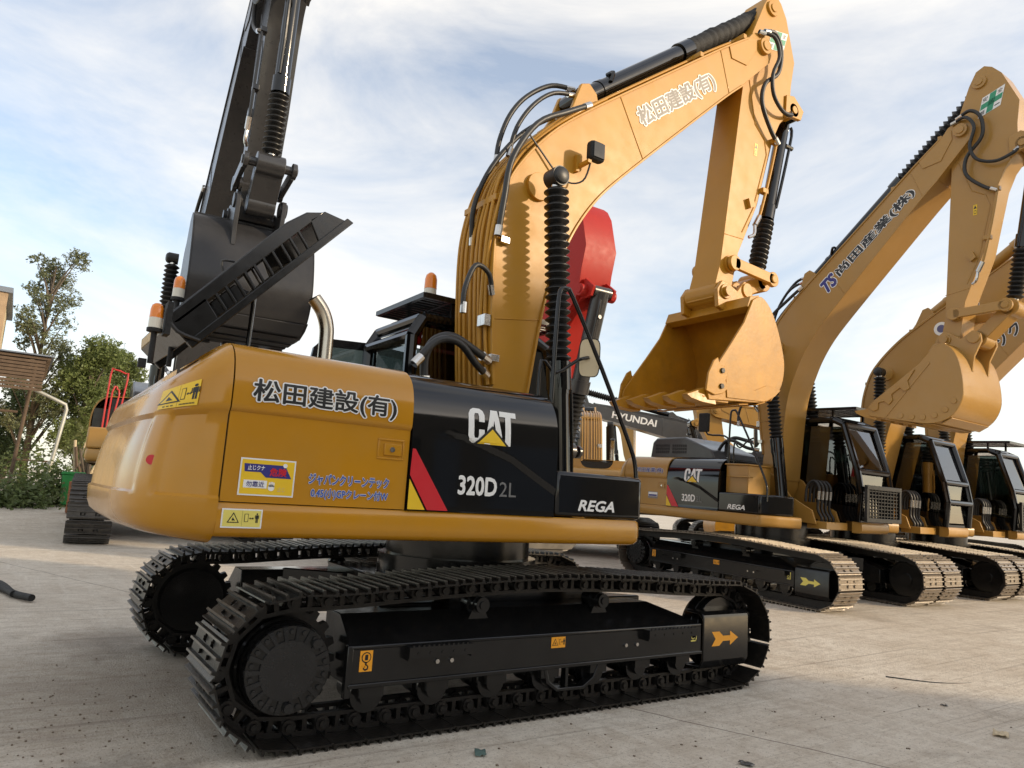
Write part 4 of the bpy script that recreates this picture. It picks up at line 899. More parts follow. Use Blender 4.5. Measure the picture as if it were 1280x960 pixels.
    # bucket linkage
    L_, R_, E_ = fs_(LINKP), fs_(RODP), fk(EARP)
    if math.dist(R_, E_) > .75 or math.dist(R_, E_) < .3:
        v_ = Vector(R_)-Vector(E_); v_.normalize(); R_ = (E_[0]+v_.x*.55, E_[1]+v_.y*.55)
    def bar(p, q, w_, y0, y1, mb):
        d = Vector((q[0]-p[0], q[1]-p[1])).normalized(); n_ = Vector((-d.y, d.x))*w_
        mb.prism([(p[0]+n_.x, p[1]+n_.y), (q[0]+n_.x, q[1]+n_.y), (q[0]-n_.x, q[1]-n_.y), (p[0]-n_.x, p[1]-n_.y)], y0, y1)
        for c in (p, q): mb.cyl((c[0], y0, c[1]), (c[0], y1, c[1]), w_*1.45, n=18)
    for y in (-.285, .235):
        b = MB(); bar(L_, R_, .062, y, y+.05, b); b.cyl((R_[0], y-.012, R_[1]), (R_[0], y+.062, R_[1]), .045, n=14); b.build('idler_link', o.get('link_paint', pa), root, 30, bevel=.006)
    b = MB(); bar(R_, E_, .085, -.15, .15, b); b.cyl((R_[0], -.30, R_[1]), (R_[0], .30, R_[1]), .05, n=16); b.build('bucket_link', o.get('link_paint', pa), root, 30, bevel=.01)
    c0 = fs_(CYLP); C0 = Vector((c0[0]+.10, 0, c0[1])); C1 = Vector((R_[0], 0, R_[1])); D = C1-C0
    kc = o.get('kc', 1.0); b = MB(); b.cyl(C0, C0+D*.58, .082*kc, n=24); b.cyl(C0+D*.55, C0+D*.63, .098*kc, n=24); b.cyl(C0-Vector((0, .16, 0)), C0+Vector((0, .16, 0)), .085, n=18)
    b.tube([C0+D*.05+Vector((.08, -.06, 0)), C0+D*.1+Vector((.13, -.06, 0)), C0+D*.35+Vector((.12, -.05, 0)), C0+D*.55+Vector((.09, -.05, 0))], .02, 8); b.cyl(C0+D*.17+Vector((.05, -.05, 0)), C0+D*.17+Vector((.19, -.05, 0)), .03, n=10)
    bkc = b.build('bucket_cylinder', cm, root, 35)
    b = MB(); b.cyl(C0+D*.6, C1, .045, n=14); b.build('piston_rod', CHR, bkc, 35)
    b = MB(); bellows(b, C0+D*.635, C0+D*.94, .070*kc, .040, 11); b.build('bellows', RUB, bkc, 25)
    for y in (-.22, .17):
        b = MB(); b.prism([fs_(p) for p in ((4.20, 6.62), (4.36, 6.66), (4.56, 6.52), (4.50, 6.38), (4.30, 6.36), (4.18, 6.3))], y, y+.05)
        b.build('cylinder_ear', pa, stick, 30, bevel=.006)
    bucket(root, o, fk)
    # owner lettering on the boom
    def bl(y_=None):
        a, c = fb((1.69, 5.20)), fb((2.86, 6.13)); dx, dz = c[0]-a[0], c[1]-a[1]; L = math.hypot(dx, dz); ux, uz = dx/L, dz/L
        if o.get('lside'): return (lambda u, v, l: (a[0]+ux*(L-u)-uz*v, W+.003+.0012*l, a[1]+uz*(L-u)+ux*v)), L
        return (lambda u, v, l: (a[0]+ux*u-uz*v, -W-.003-.0012*l, a[1]+uz*u+ux*v)), L
    f, L = bl()
    if o.get('decals') == 'm1':
        d = Decal(f); d.text('松田建設(有)', .03, .02, L-.04, .24, PGRY, 1, bold=.03, outline=.085, om=WHT); d.build('owner_lettering', boom)
    elif o.get('boomtext'):
        body, emb_, col = o['boomtext']
        d = Decal(f); u0 = -.35
        if emb_ == 'TS':
            d.text('TS', u0, .02, u0+.26, .23, NAVY, 1, bold=.05, outline=.10, om=WHT, shear=.3); u0 += .32
            d.text(body, u0, .03, L+.12, .21, col, 1, bold=.03, outline=.075, om=WHT)
        elif emb_ == 'disc':
            d.disc(u0, .12, .13, WHT, 0, 20); d.disc(u0, .12, .075, mat('lilac_print', (.10, .10, .22), .5), 1, 16); d.text(body, u0+.2, .0, u0+.2+.27*len(body), .25, col, 1, bold=.03, outline=.07, om=WHT)
        elif emb_ == 'brand': d.text(body, -.2, .03, L-.1, .26, col, 1, bold=.03)
        d.build('owner_lettering', boom)

def bucket(root, o, fk):
    m_ = o.get('bucket_paint', YELB); hw = .60*o.get('bscale', 1)
    out_ = dens(BK_OUT, 3); inn = [(p[0]-q[0], p[1]-q[1]) for p, q in zip(out_, [(0, 0)]*len(out_))]
    inn = offset_path(out_, -.028); n = len(out_)
    a_ = sum((out_[i][0]-3.0)*0 for i in range(1))
    b = MB()
    pl = [fk(p) for p in out_]+[fk(p) for p in inn[::-1]]; m2 = 2*n
    vs = [(p[0], -hw, p[1]) for p in pl]+[(p[0], hw, p[1]) for p in pl]; fs = []
    for i in range(n-1):
        p, q, r, s_ = i, i+1, m2-2-i, m2-1-i
        fs += [(p, m2+p, m2+q, q)[::-1], (s_, r, m2+r, m2+s_)[::-1]]
    fs += [(0, m2-1, 2*m2-1, m2)[::-1], (n-1, m2+n-1, m2+n, n)[::-1]]
    b.add(vs, fs)
    side = out_+[(2.36, 2.60), (2.38, 2.68), (2.72, 3.10), (2.93, 3.37)]
    for y in (-hw-.012, hw-.012): b.prism([fk(p) for p in side], y, y+.024)
    # top beam and lip plate, wear strips
    b.prism([fk(p) for p in ((3.00, 3.56), (3.05, 3.68), (3.20, 3.72), (3.20, 3.62), (3.10, 3.52))], -hw+.01, hw-.01)
    b.prism([fk(p) for p in ((2.34, 2.47), (2.72, 2.48), (2.72, 2.515), (2.33, 2.515))], -hw+.01, hw-.01)
    for k in range(3):
        p0, p1 = [((3.53, 2.71), (3.42, 2.60)), ((3.33, 2.575), (3.18, 2.53)), ((3.05, 2.52), (2.9, 2.50))][k]
        d = Vector(p1)-Vector(p0); nn = Vector((d.y, -d.x)).normalized()*.014; nn = -nn if nn.y > 0 else nn
        b.prism([fk(p) for p in (p0, p1, (p1[0]+nn.x, p1[1]+nn.y), (p0[0]+nn.x, p0[1]+nn.y))], -hw+.02, hw-.02)
    bk = b.build('bucket', m_, root, 35, bevel=.005)
    for y in (-.27, .22):
        b = MB(); b.prism([fk(p) for p in ((2.92, 3.60), (2.90, 3.80), (2.98, 3.91), (3.08, 3.90), (3.24, 3.84), (3.36, 3.98), (3.47, 3.96), (3.51, 3.85), (3.47, 3.62), (3.50, 3.40), (3.37, 3.59), (3.2, 3.69), (3.0, 3.58))], y, y+.05)
        for c in (B1, EARP): q = fk(c); b.cyl((q[0], y-.02, q[1]), (q[0], y+.07, q[1]), .085, n=18)
        b.build('bucket_ear', m_, bk, 30, bevel=.006)
    q = fk(B1); b = MB(); b.cyl((q[0], -.33, q[1]), (q[0], .33, q[1]), .055, n=16); b.build('bucket_pin', m_, bk, 35)
    for k in range(5):
        y = -hw+.07+(2*hw-.14)*k/4; b = MB()
        pts = [fk(p) for p in ((2.52, 2.44), (2.50, 2.56), (2.38, 2.60), (2.20, 2.53), (2.13, 2.505), (2.18, 2.47), (2.32, 2.445))]
        n2 = len(pts); wy = [.075, .06, .045, .04, .035, .05, .07]
        vs = [(p[0], y-w_, p[1]) for p, w_ in zip(pts, wy)]+[(p[0], y+w_, p[1]) for p, w_ in zip(pts, wy)]
        fs = [tuple(range(n2)), tuple(range(2*n2-1, n2-1, -1))]+[(i, n2+i, n2+(i+1) % n2, (i+1) % n2) for i in range(n2)]
        b.add(vs, fs); b.box(0, 0, 0, 0, 0, 0) if False else None
        b.build('bucket_tooth', m_, bk, 25, bevel=.004)
    for sg in (-1, 1):
        y0 = sg*(hw+.013); y1 = y0+sg*.022
        if o.get('bstyle') == 'm2':
            pl = [(2.36, 2.60), (2.46, 2.56), (2.52, 2.60), (2.50, 2.70), (2.58, 2.74), (2.66, 2.70), (2.70, 2.78), (2.66, 2.86), (2.76, 2.98), (2.84, 2.94), (2.90, 3.0), (2.84, 3.10), (2.90, 3.28), (2.86, 3.26), (2.70, 3.06)]
            b = MB(); b.prism([fk(p) for p in pl], *sorted((y0, y1))); b.build('side_cutter', m_, bk, 30, bevel=.005)
            for c in ((2.86, 2.585), (3.02, 2.60), (3.17, 2.63), (3.32, 2.69), (3.44, 2.80), (3.52, 2.94)):
                q = fk(c); b = MB(); b.cyl((q[0], y0, q[1]), (q[0], y0+sg*.012, q[1]), .042, n=18); b.build('wear_button', m_, bk, 35, bevel=.003)
            b = MB(); p_ = [fk(p) for p in ((3.06, 3.42), (3.08, 3.40), (2.66, 2.52), (2.64, 2.52))]; b.prism(p_, *sorted((y0, y0+sg*.008))); b.build('weld_seam', m_, bk)
        else:
            pl = [(2.33, 2.56), (2.36, 2.74), (2.44, 2.88), (2.50, 2.92), (2.52, 2.86), (2.60, 2.84), (2.66, 2.78), (2.62, 2.70), (2.66, 2.62), (2.58, 2.56), (2.46, 2.53)]
            b = MB(); b.prism([fk(p) for p in pl], *sorted((y0, y1))); sc_ = b.build('side_cutter', m_, bk, 30, bevel=.006)
            for c in ((2.56, 2.79), (2.55, 2.63)):
                q = fk(c); b = MB(); b.cyl((q[0], y1, q[1]), (q[0], y1+sg*.02, q[1]), .028, n=6); b.build('bolt', LNK, sc_)
            b = MB(); b.prism([fk(p) for p in ((2.64, 2.72), (3.10, 2.66), (3.30, 2.74), (3.54, 2.72), (3.44, 2.64), (3.25, 2.56), (2.66, 2.53))], *sorted((y0, y0+sg*.010))); b.build('wear_plate', m_, bk, 30, bevel=.003)
# ------------------------------------------------------------------ ground
def ground_h(x, y): return (.055+.125*smst(.3, 8.0, y))*smst(2.8, 6.2, x)+.5*smst(14, 26, y)*(1-smst(6, 12, x))
gm = ground_mat()
xs = [-400, -200, -100, -60, -40, -30, -24]+[-20+1.0*i for i in range(46)]+[30, 40, 60, 100, 200, 400]
ys = [-400, -200, -100, -60, -40, -30, -24]+[-20+1.0*i for i in range(46)]+[30, 40, 60, 100, 200, 400]
b = MB(); nx = len(xs)
b.add([(x, y, ground_h(x, y)) for y in ys for x in xs], [(j*nx+i, j*nx+i+1, (j+1)*nx+i+1, (j+1)*nx+i) for j in range(len(ys)-1) for i in range(nx-1)])
tag(b.build('ground', gm, None, 60), kind='structure')

# ------------------------------------------------------------------ machines
P15 = R(1.5)
excavator('excavator', 'black and yellow crawler excavator in front, engine cover raised', (0, 0, 0), (0, 0, 0), dict(
    links=True, udecals=True, decals='m1', arm_paint=YELA, lid='open', handrail=True, cab_beacon=True, open_door=True, lamp=True, sleeve=True, cross=True, cautions=True,
    beacons=[(-2.64, -.92, 2.02, 2.22, True), (-2.45, -.3, 2.1, 2.56, False)], group=None))
excavator('excavator', 'yellow excavator with purple boom emblem, first of the row beside the front machine', (7.95, 2.72, .10), (0, P15, R(-89.4)), dict(
    paint=YELM, bucket_paint=YELM, shoe=SHOED, udecals=True, decals='m2', lid='closed', exhaust=False, wing_mirror=True, handrail=True, tank=True, cross=True, cautions=True, bstyle='m2',
    front_grille=True, foot_hoses=True, T=(3.26, 7.16), B=(3.02, 4.02), ba=-14, boomtext=('尚田産業(株)', 'TS', PBLK)))
excavator('excavator', 'yellow excavator without roof guard, between the purple-emblem machine and the last one', (10.95, 2.76, .10), (0, P15, R(-88.5)), dict(
    paint=YELM, bucket_paint=YELM, shoe=SHOED, lid='closed', roof_guard=False, foot_hoses=True, cyl=YELM, detail=1, T=(4.03, 6.63), B=(4.35, 3.5), ba=0, boomtext=('クル', 'disc', PBLK)))
excavator('excavator', 'yellow excavator at the right end of the row, white boom disc', (14.0, 2.8, .10), (0, P15, R(-88.5)), dict(
    paint=YELM, bucket_paint=YELM, shoe=SHOED, lid='closed', front_grille=True, foot_hoses=True, detail=1, T=(3.40, 7.05), B=(3.3, 3.95), ba=-5, boomtext=('ソク', 'disc', PBLK)))
excavator('excavator', 'red excavator arm with charcoal cylinder rising behind the black hood', (3.80, 8.75, .1), (0, 0, R(-92)), dict(
    paint=RED, bucket_paint=mat('worn_bucket_steel', (.30, .28, .25), .5, metal=.3, var=.3, vscale=5, bump=.3), cyl=GRYD, link_paint=GRYD, detail=0, T=(5.5, 4.9), B=(4.75, 1.75), ba=0, sw=.29, kc=1.6))
LEFT = ((.15, 13.5, 0), R(-94.5), 1.45)
lefty = excavator('excavator', 'yellow excavator at far left, its charcoal bucket hanging behind the raised engine cover', LEFT[0], (0, 0, LEFT[1]), dict(
    scale=LEFT[2], paint=YELM, panel=YELM, arm_paint=GRYD, bucket_paint=mat('dark_bucket_paint', (.026, .026, .028), .34, var=.2, vscale=3, spec=.4, dust=.15, dustcol=(.07, .065, .06)), shoe=SHOEW, detail=2, T=(4.62, 6.98), B=(4.5, 3.98), ba=-6, bscale=1.08, roof_guard=False, exhaust=False, lid='closed'))
excavator('excavator', 'charcoal-armed excavator with white boom lettering in the far background', (18.3, 11.25, .18), (0, 0, R(146)), dict(
    paint=YELM, arm_paint=GRY, detail=1, T=(5.75, 4.5), B=(5.4, 1.6), boomtext=('HYUNDAI', 'brand', WHT), lside=True))
excavator('excavator', 'yellow excavator seen from behind, its curved boom left of the charcoal arm', (9.2, 9.0, .18), (0, 0, R(52)), dict(
    paint=YELM, detail=1, T=(6.1, 3.5), B=(5.8, 1.6)))
excavator('excavator', 'yellow excavator with green cross sticker glimpsed under the front machine\'s bucket', (18.5, 5.45, .15), (0, 0, R(146)), dict(
    paint=YELM, detail=1, T=(5.9, 4.1), B=(5.4, 1.6), cross=True))
excavator('excavator', 'yellow excavator with raised boom far behind the row, right of the cross sticker', (22.5, 14.0, .2), (0, 0, R(120)), dict(
    paint=YELM, detail=1, T=(5.4, 5.2), B=(5.2, 2.2)))
# ------------------------------------------------------------------ unseen building added to block the sun
S_, W_ = Vector((math.cos(SUN_AZ), math.sin(SUN_AZ), 0)), Vector((-math.sin(SUN_AZ), math.cos(SUN_AZ), 0))
WALL = mat('sun_blocker_sheet', (0.16, 0.14, 0.115), .6, var=.2, vscale=.6)
ROOF = mat('roof_sheet', (0.16, 0.19, 0.24), .5, var=.15, vscale=.8)
def sun_blocker(label, d, w0, w1, H, dep):
    root = empty('sun_blocker', S_*d+W_*((w0+w1)/2)); root.rotation_euler = (0, 0, SUN_AZ)
    hw = (w1-w0)/2
    b = MB(); b.prism([(-hw, 0), (hw, 0), (hw, H-.06), (-hw, H-.06)], .0, dep, ax='yz'); wl = b.build('wall', WALL, root, 0)
    b = MB(); b.box(-.3, dep+.3, -hw, hw, H-.06, H+.1); b.build('roof', ROOF, root, 0)
    n = int(hw*2/4)
    for k in range(n):
        y = -hw+2+4*k; b = MB(); b.box(-.05, .0, y-1.2, y+1.2, .0 if k % 2 else 1.2, 3.2); b.build('door' if k % 2 else 'window', BLKS if not k % 2 else ROOF, wl, 0)
    return tag(root, label, 'sun_blocker')
sun_blocker('unseen tall building added behind the camera to keep the sun off the front machine', 15, -16, 1.2, 8.1, 7)  # added out of view, sized so its shade covers the front machine

# ------------------------------------------------------------------ left side of the yard
CONC = mat('weathered_concrete', (.36, .32, .27), .85, var=.2, vscale=2, bump=.3)
WOOD = mat('old_timber', (.10, .065, .04), .8, var=.3, vscale=6, bump=.4)
PLAS = mat('beige_plaster', (.56, .46, .30), .85, var=.15, vscale=1.2, dust=.3, dustcol=(.35, .25, .15))  # the plaster's own beige, with random dust
BARK = mat('bark', (.10, .08, .06), .9, var=.3, vscale=8, bump=.6)
STEEL = mat('galvanised_steel', (.42, .42, .38), .5, metal=.4, var=.15)
RUST = mat('rusty_steel', (.22, .08, .03), .75, var=.35, vscale=6)
def leafmat(name, c, v=.35):
    m = bpy.data.materials.new(name); m.use_nodes = True; ns, lk = nodes_of(m); b_ = ns['Principled BSDF']
    g = ns.new('ShaderNodeNewGeometry'); mr = ns.new('ShaderNodeMapRange'); mr.inputs['To Min'].default_value = 1-v; mr.inputs['To Max'].default_value = 1+v
    lk.new(g.outputs['Random Per Island'], mr.inputs['Value']); mu = ns.new('ShaderNodeVectorMath'); mu.operation = 'SCALE'; mu.inputs[0].default_value = c; lk.new(mr.outputs[0], mu.inputs['Scale'])
    lk.new(mu.outputs[0], b_.inputs['Base Color']); b_.inputs['Roughness'].default_value = .55
    tr = ns.new('ShaderNodeBsdfTranslucent'); lk.new(mu.outputs[0], tr.inputs[0]); mx_ = ns.new('ShaderNodeMixShader'); mx_.inputs[0].default_value = .35
    o_ = ns['Material Output']; lk.new(b_.outputs[0], mx_.inputs[1]); lk.new(tr.outputs[0], mx_.inputs[2]); lk.new(mx_.outputs[0], o_.inputs['Surface']); return m
LEAF1 = leafmat('poplar_leaf', (.17, .19, .10)); LEAF2 = leafmat('bush_leaf', (.15, .19, .06)); LEAF3 = leafmat('dark_leaf', (.09, .13, .05)); LEAF4 = leafmat('palm_leaf', (.16, .17, .06)); WEED = leafmat('weed_leaf', (.13, .17, .06))
def leaf(mb, p, s, rnd):
    d = Vector((rnd.gauss(0, 1), rnd.gauss(0, 1), rnd.gauss(0, .7))).normalized(); e = d.cross(Vector((rnd.gauss(0, 1), rnd.gauss(0, 1), rnd.gauss(0, 1)))).normalized()
    mb.add([p-d*s, p+e*s*.45, p+d*s, p-e*s*.45], [(0, 1, 2, 3)])
def tree(name, label, cat, loc, h, crown, leafm, seed, nleaf, ls, trunk_r=.14, group=None):
    """crown: list of (dx, dy, z, r) clumps in units of metres"""
    rnd = random.Random(seed); root = empty(name, loc); tag(root, label, cat, group)
    b = MB(); pts = [Vector((0, 0, -.2)), Vector((.05, .02, h*.25)), Vector((-.04, .05, h*.55)), Vector((.03, 0, h*.92))]
    sp = spline(pts, 4)
    for k in range(len(sp)-1): b.cyl(sp[k], sp[k+1], trunk_r*(1-.9*k/len(sp)), trunk_r*(1-.9*(k+1)/len(sp)), n=8, cap=False)
    for dx, dy, z, r in crown:
        z0 = max(.4, z-abs(dx)*1.1-.8-r*.4); b.cyl((0, 0, z0), (dx*.5, dy*.5, (z0+z)/2+.1), trunk_r*.32, trunk_r*.2, n=6, cap=False); b.cyl((dx*.5, dy*.5, (z0+z)/2+.1), (dx, dy, z), trunk_r*.2, trunk_r*.06, n=6, cap=False)
    b.build('trunk', BARK, root, 60)
    b = MB(); tot = sum(c[3]**2 for c in crown)
    for dx, dy, z, r in crown:
        for _ in range(int(nleaf*r*r/tot/9)):
            v = Vector((rnd.gauss(0, 1), rnd.gauss(0, 1), rnd.gauss(0, 1))).normalized()*r*(rnd.random()**.45); c0 = Vector((dx, dy, z))+Vector((v.x, v.y, v.z*.85))
            for _ in range(9): leaf(b, c0+Vector((rnd.gauss(0, .16), rnd.gauss(0, .16), rnd.gauss(0, .16)))*r*.55, ls*rnd.uniform(.6, 1.25), rnd)
    b.build('crown', leafm, root, 0)
    return root
rnd = random.Random(3)
def clumps(n, rx, z0, z1, r0, r1, shape=lambda t: 1): 
    out_ = []
    for i in range(n):
        t = (i+rnd.random())/n; a = rnd.uniform(0, 6.28); q = rnd.random()**.6*rx*shape(t); out_.append((math.cos(a)*q, math.sin(a)*q, z0+(z1-z0)*t, rnd.uniform(r0, r1)))
    return out_
GH = ground_h
tree('poplar_tree', 'tall sparse poplar rising above the shed at the left edge', 'tree', (-2.7, 32, GH(-2.7, 32)), 10.6, clumps(48, 1.35, 2.6, 10.4, .35, .62, lambda t: 1.1-.45*t), LEAF1, 1, 22000, .06, .16)
tree('leafy_tree', 'broad light green tree beside the poplar', 'tree', (-.75, 31, .5), 6.6, clumps(26, 1.7, 1.6, 6.2, .5, .9, lambda t: 1.1-.7*t), LEAF2, 2, 34000, .07, .18)
tree('leafy_tree', 'rounded green tree left of the red rail', 'tree', (1.0, 35, .5), 6.6, clumps(16, 1.1, 3.2, 6.4, .45, .8, lambda t: 1-.4*t), LEAF2, 5, 18000, .07, .16)
for k, (x, y, h) in enumerate(((-3.4, 36, 5.0), (2.6, 37, 5.6), (4.6, 38, 5.0), (.4, 37, 4.6))):
    tree('background_tree', ['dark tree low behind the poplar trunk', 'dark tree just left of the counterweight, behind the rounded tree', 'dark tree hidden mostly behind the counterweight', 'dark low tree between the broad tree and the rounded tree'][k], 'tree', (x, y, .5), h, clumps(16, 1.7, 1.0, h-.4, .5, .9), LEAF3, 20+k, 15000, .08, .15)
# fan palm
root = empty('fan_palm', (-.9, 25, .45)); tag(root, 'fan palm with drooping fronds in front of the trees', 'palm')
b = MB(); b.cyl((0, 0, -.1), (.05, 0, 2.0), .14, .12, n=10); b.build('trunk', BARK, root, 40)
b = MB(); rp = random.Random(9)
for k in range(26):
    a = rp.uniform(0, 6.28); el = rp.uniform(-.5, 1.1); L = rp.uniform(.9, 1.4); base = Vector((.05, 0, 2.0)); d = Vector((math.cos(a)*math.cos(el), math.sin(a)*math.cos(el), math.sin(el)))
    c0 = base+d*L*.5; side = d.cross(Vector((0, 0, 1))).normalized(); upv = side.cross(d)
    for j in range(15):
        t = (j-7)/7*1.25; q = (d*math.cos(t)+side*math.sin(t)); tip = c0+q*L*.6-Vector((0, 0, .22*abs(t)+.15)); w_ = q.cross(upv).normalized()*.022
        b.add([c0-w_, c0+w_, tip], [(0, 1, 2)])
b.build('crown', LEAF4, root, 0)
# shed with timber roof
root = empty('open_shed', (-4.2, 22.5, .40)); tag(root, 'open shed with brown slatted roof at the left edge', 'shed')
for x in (-2.6, 1.05):
    for y in (-1.5, 1.2):
        b = MB(); b.cyl((x, y, 0), (x+.22, y, 4.25), .05, n=8); b.build('post', WOOD, root)
for k in range(13): b = MB(); b.box(-3.1, 1.62, -1.9+.27*k, -1.75+.27*k, 4.22-.02*k, 4.30-.02*k); b.build('roof_slat', WOOD, root, 0)
for x in (-2.5, 1.1): b = MB(); b.box(x, x+.1, -1.9, 1.7, 4.10, 4.2); b.build('beam', WOOD, root, 0)
b = MB(); b.box(-3.2, 1.70, -2.0, 1.6, 4.32, 4.36); b.build('roof_sheet', ROOF, root, 0)
for k in range(9): b = MB(); b.box(-3.0, 1.5, -1.96, -1.92, 3.25+.105*k, 3.33+.105*k); b.build('eave_slat', WOOD, root, 0)
b = MB(); b.cyl((1.0, -1.5, 2.6), (.2, -1.5, 2.6), .04, n=6); b.cyl((1.1, 1.2, 1.2), (2.2, 1.2, 1.2), .035, n=6); b.build('rail', WOOD, root)
b = MB(); b.prism([(-6.5, 20.5), (-2.75, 20.5), (-2.5, 24.5), (-6.5, 24.5)], .2, .62, ax='xy'); tag(b.build('concrete_plinth', CONC, None, 0, bevel=.03), 'raised concrete platform under the open shed', 'platform')
root = empty('plaster_building', (-6.2, 27, .4)); tag(root, 'beige plaster building end at the left edge above the shed', 'building')
b = MB(); b.box(-3, 2.05, 0, 6, -.3, 7.3); b.build('wall', PLAS, root, 0); b = MB(); b.box(-3.2, 2.25, -.2, 6.2, 7.302, 7.5); b.build('roof', ROOF, root, 0)
b = MB(); b.box(1.75, 2.12, -.12, -.005, -.3, 7.3); b.build('corner_pier', mat('brown_plaster', (.34, .24, .15), .85, var=.2), root, 0)
# bent pole
b = MB(); b.tube([(-2.25, 21.5, .2), (-2.12, 21.5, 1.6), (-1.94, 21.5, 3.25), (-1.98, 21.5, 3.40), (-2.5, 21.5, 3.62), (-3.1, 21.5, 3.86)], .055, 8, smooth=0); b.cyl((-2.15, 21.44, 1.35), (-2.14, 21.44, 1.6), .09, n=8); tag(b.build('bent_pole', STEEL, None, 60), 'leaning galvanised pole with bent top beside the shed', 'pole')
# bin, drums, boards
root = empty('wheeled_bin', (-1.55, 20.5, GH(-1.55, 20.5))); tag(root, 'green plastic wheeled bin by the pole', 'bin')
GRN = mat('green_plastic', (.02, .22, .05), .4, var=.1)
b = MB(); b.prism([(-.24, .06), (.24, .06), (.30, .95), (-.30, .95)], -.28, .28); b.build('body', GRN, root, 0, bevel=.02); b = MB(); b.prism([(-.33, .952), (.33, .952), (.30, 1.04), (-.30, 1.04)], -.31, .31); b.build('lid', GRN, root, 0, bevel=.02)
for s_ in (-1, 1): b = MB(); b.cyl((s_*.22, .26, .1), (s_*.28, .26, .1), .1, n=14); b.build('wheel', RUBM, root)
for nm, lb, mt, x, y, tilt in (('oil_drum', 'dented blue drum above the wide grey track', mat('blue_drum', (.12, .24, .36), .5, var=.3, vscale=4, dust=.3), -1.15, 17.6, .2), ('oil_drum', 'rusty red drum beside the blue drum', RUST, -1.45, 18.6, 0)):
    b = MB(); pr = [(0, .27), (.02, .29), (.32, .28), (.34, .30), (.36, .28), (.64, .28), (.66, .30), (.68, .28), (.98, .29), (1, .27)]; b.lathe((0, 0, 0), (0, 0, .88), pr, 20); ob = b.build(nm, mt, None, 40); ob.location = (x, y, GH(x, y)+.02); ob.rotation_euler = (tilt*.3, tilt, 0); tag(ob, lb, 'drum')
rb = random.Random(4)
root = empty('scrap_heap', (-.6, 21.5, .30)); tag(root, 'heap of dry brown stalks and boards behind the drums', 'scrap heap')
for k in range(60):
    b = MB(); p0 = Vector((rb.uniform(-1, 1.2), rb.uniform(-.5, .5), rb.uniform(0, .5))); p1 = p0+Vector((rb.uniform(-.5, .5), rb.uniform(-.3, .3), rb.uniform(.6, 1.6))); b.cyl(p0, p1, rb.uniform(.02, .06), n=6); b.build('stalk', [WOOD, BARK, PLAS][k % 3], root)
b = MB(); b.prism([(-.1, .0), (.9, .0), (.7, .55), (.1, .6)], -.9, -.6); b.build('orange_board', mat('orange_board', (.55, .16, .03), .6), root)
# weeds
def weeds(label, cx, cy, rx, ry, n, hh, seed):
    r_ = random.Random(seed); b = MB()
    for k in range(n):
        x, y = cx+r_.gauss(0, rx), cy+r_.gauss(0, ry); z = GH(x, y); h = hh*r_.uniform(.4, 1.1)
        for j in range(26):
            t = r_.random(); leaf(b, Vector((x+r_.gauss(0, .14), y+r_.gauss(0, .14), z+h*t)), r_.uniform(.05, .11), r_)
    tag(b.build('weeds', WEED, None, 0), label, 'weeds', kind='stuff')
weeds('leafy weeds growing along the foot of the shed platform', -3.0, 19.8, .55, .35, 60, .8, 1)
weeds('climbing weeds in front of the trees behind the shed', -2.6, 24.5, .9, .4, 60, 1.9, 2)
weeds('weeds around the foot of the bent pole', -2.1, 20.6, .35, .3, 40, 1.3, 3)
# red rail on the far left machine
Ml = Matrix.Translation(LEFT[0]) @ Matrix.Rotation(LEFT[1], 4, 'Z') @ Matrix.Scale(LEFT[2], 4); Mi = Ml.inverted()
REDR = mat('red_rail_paint', (.50, .03, .03), .4)
for k, (x0, x1, z0, z1) in enumerate(((-1.66, -1.30, 2.1, 3.62), (-1.58, -1.42, 2.1, 3.25))):
    b = MB(); b.tube([Mi @ Vector(p) for p in ((x0, 12.6, z0), (x0+.02, 12.6, z1-.12), (x0+.09, 12.6, z1), (x1-.05, 12.6, z1-.06), (x1, 12.6, z1-.18), (x1-.12, 12.6, z0))], .013, 8, smooth=2); b.build('guard_rail', REDR, lefty, 60)
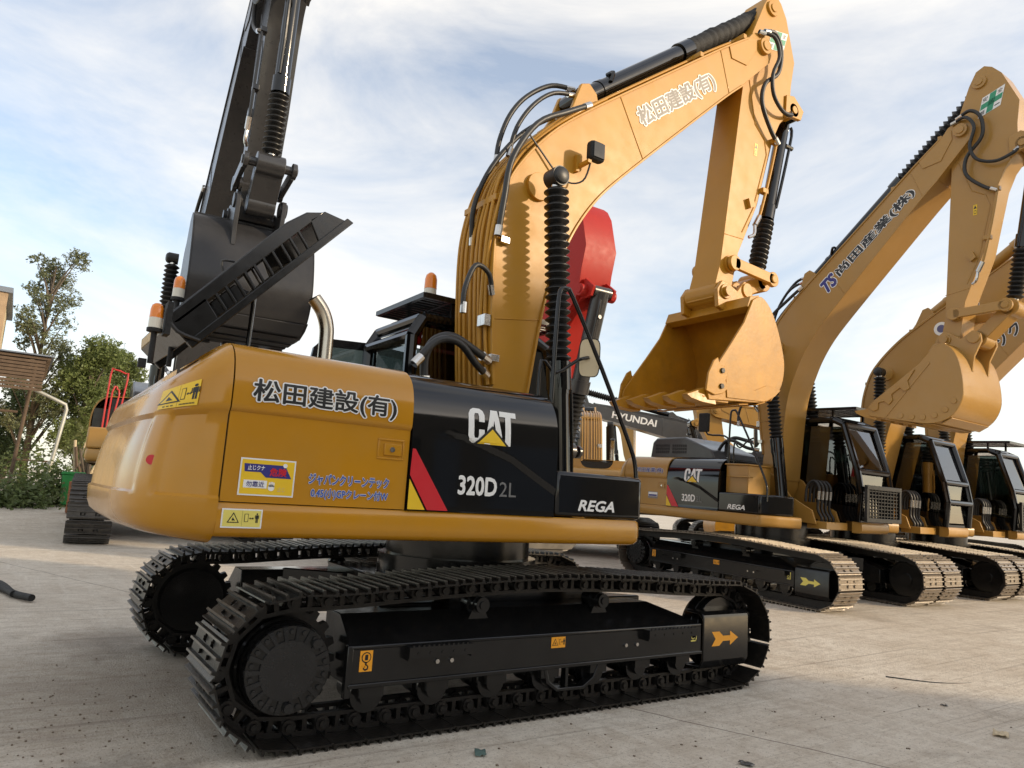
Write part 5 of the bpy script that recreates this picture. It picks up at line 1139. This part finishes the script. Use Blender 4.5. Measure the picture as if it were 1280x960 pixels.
# ------------------------------------------------------------------ litter and cables on the ground
b = MB(); b.tube([(-3.35, 5.6, .05), (-3.1, 5.0, .05), (-2.98, 4.3, .04), (-2.82, 3.86, .05)], .036, 10, smooth=5); tag(b.build('rubber_hose', RUBM, None, 60), 'thick black hose lying on the concrete at the left edge', 'hose')
b = MB(); b.tube([(-3.4, 5.2, .045), (-3.1, 4.7, .045), (-2.98, 4.2, .045)], .034, 10, smooth=5); tag(b.build('rubber_hose', RUBM, None, 60), 'second hose behind the thick black one at the left edge', 'hose')
WIRE = mat('red_wire', (.35, .02, .03), .4); b = MB(); b.tube([(3.55, -1.72, .012), (3.75, -2.0, .012), (3.98, -2.14, .012), (4.25, -2.2, .012)], .008, 6, smooth=5); tag(b.build('wire', HOSE, None, 60), 'dark wire curving over the concrete at the right', 'wire')
b = MB(); b.tube([(4.25, -2.21, .012), (4.55, -2.18, .012), (4.75, -2.02, .02), (4.62, -1.86, .012), (4.42, -1.72, .012)], .006, 6, smooth=5); tag(b.build('wire', WIRE, None, 60), 'thin red wire tangled at the end of the dark wire', 'wire')
PAPER = mat('crumpled_paper', (.55, .45, .30), .8, var=.3, vscale=30)
def scrap(name, label, cat, loc, s, mt, seed):
    r_ = random.Random(seed); b = MB(); b.grid(lambda u, v: ((u-.5)*s*1.6, (v-.5)*s, .008+s*.28*abs(math.sin(u*5+seed))*r_.random()), 6, 5); o_ = b.build(name, mt, None, 50); o_.location = loc; o_.rotation_euler = (0, 0, r_.uniform(0, 3)); sm = o_.modifiers.new('thick', 'SOLIDIFY'); sm.thickness = .003; tag(o_, label, cat)
scrap('paper_scrap', 'crumpled brown paper scrap lying at the lower right', 'paper', (2.62, -3.02, 0), .09, PAPER, 1)
scrap('leaf_scrap', 'green-grey scrap on the concrete at the bottom edge', 'scrap', (-.87, -1.86, 0), .06, mat('grey_green_scrap', (.10, .16, .14), .7), 2)
scrap('dark_scrap', 'small dark scrap on the concrete at the bottom edge, right of the green one', 'scrap', (.42, -2.62, 0), .05, GRY, 3)
scrap('dark_scrap', 'tiny dark lump between the red wire and the paper scrap', 'scrap', (3.05, -2.45, 0), .03, GRY, 4)
b = MB(); rg = random.Random(12)
for k in range(600):
    if k < 330: x, y = rg.gauss(-2.9, .55), rg.gauss(-.9, .8)
    else: x, y = rg.uniform(-3, 6), rg.uniform(-4.2, -1.6)
    s_ = rg.uniform(.0015, .006); b.box(x-s_, x+s_, y-s_*rg.uniform(.5, 1.5), y+s_, .0, s_*1.2)
tag(b.build('grit', mat('grit', (.19, .15, .11), .9), None, 0), 'loose grit and crumbs scattered over the concrete', 'grit', kind='stuff')
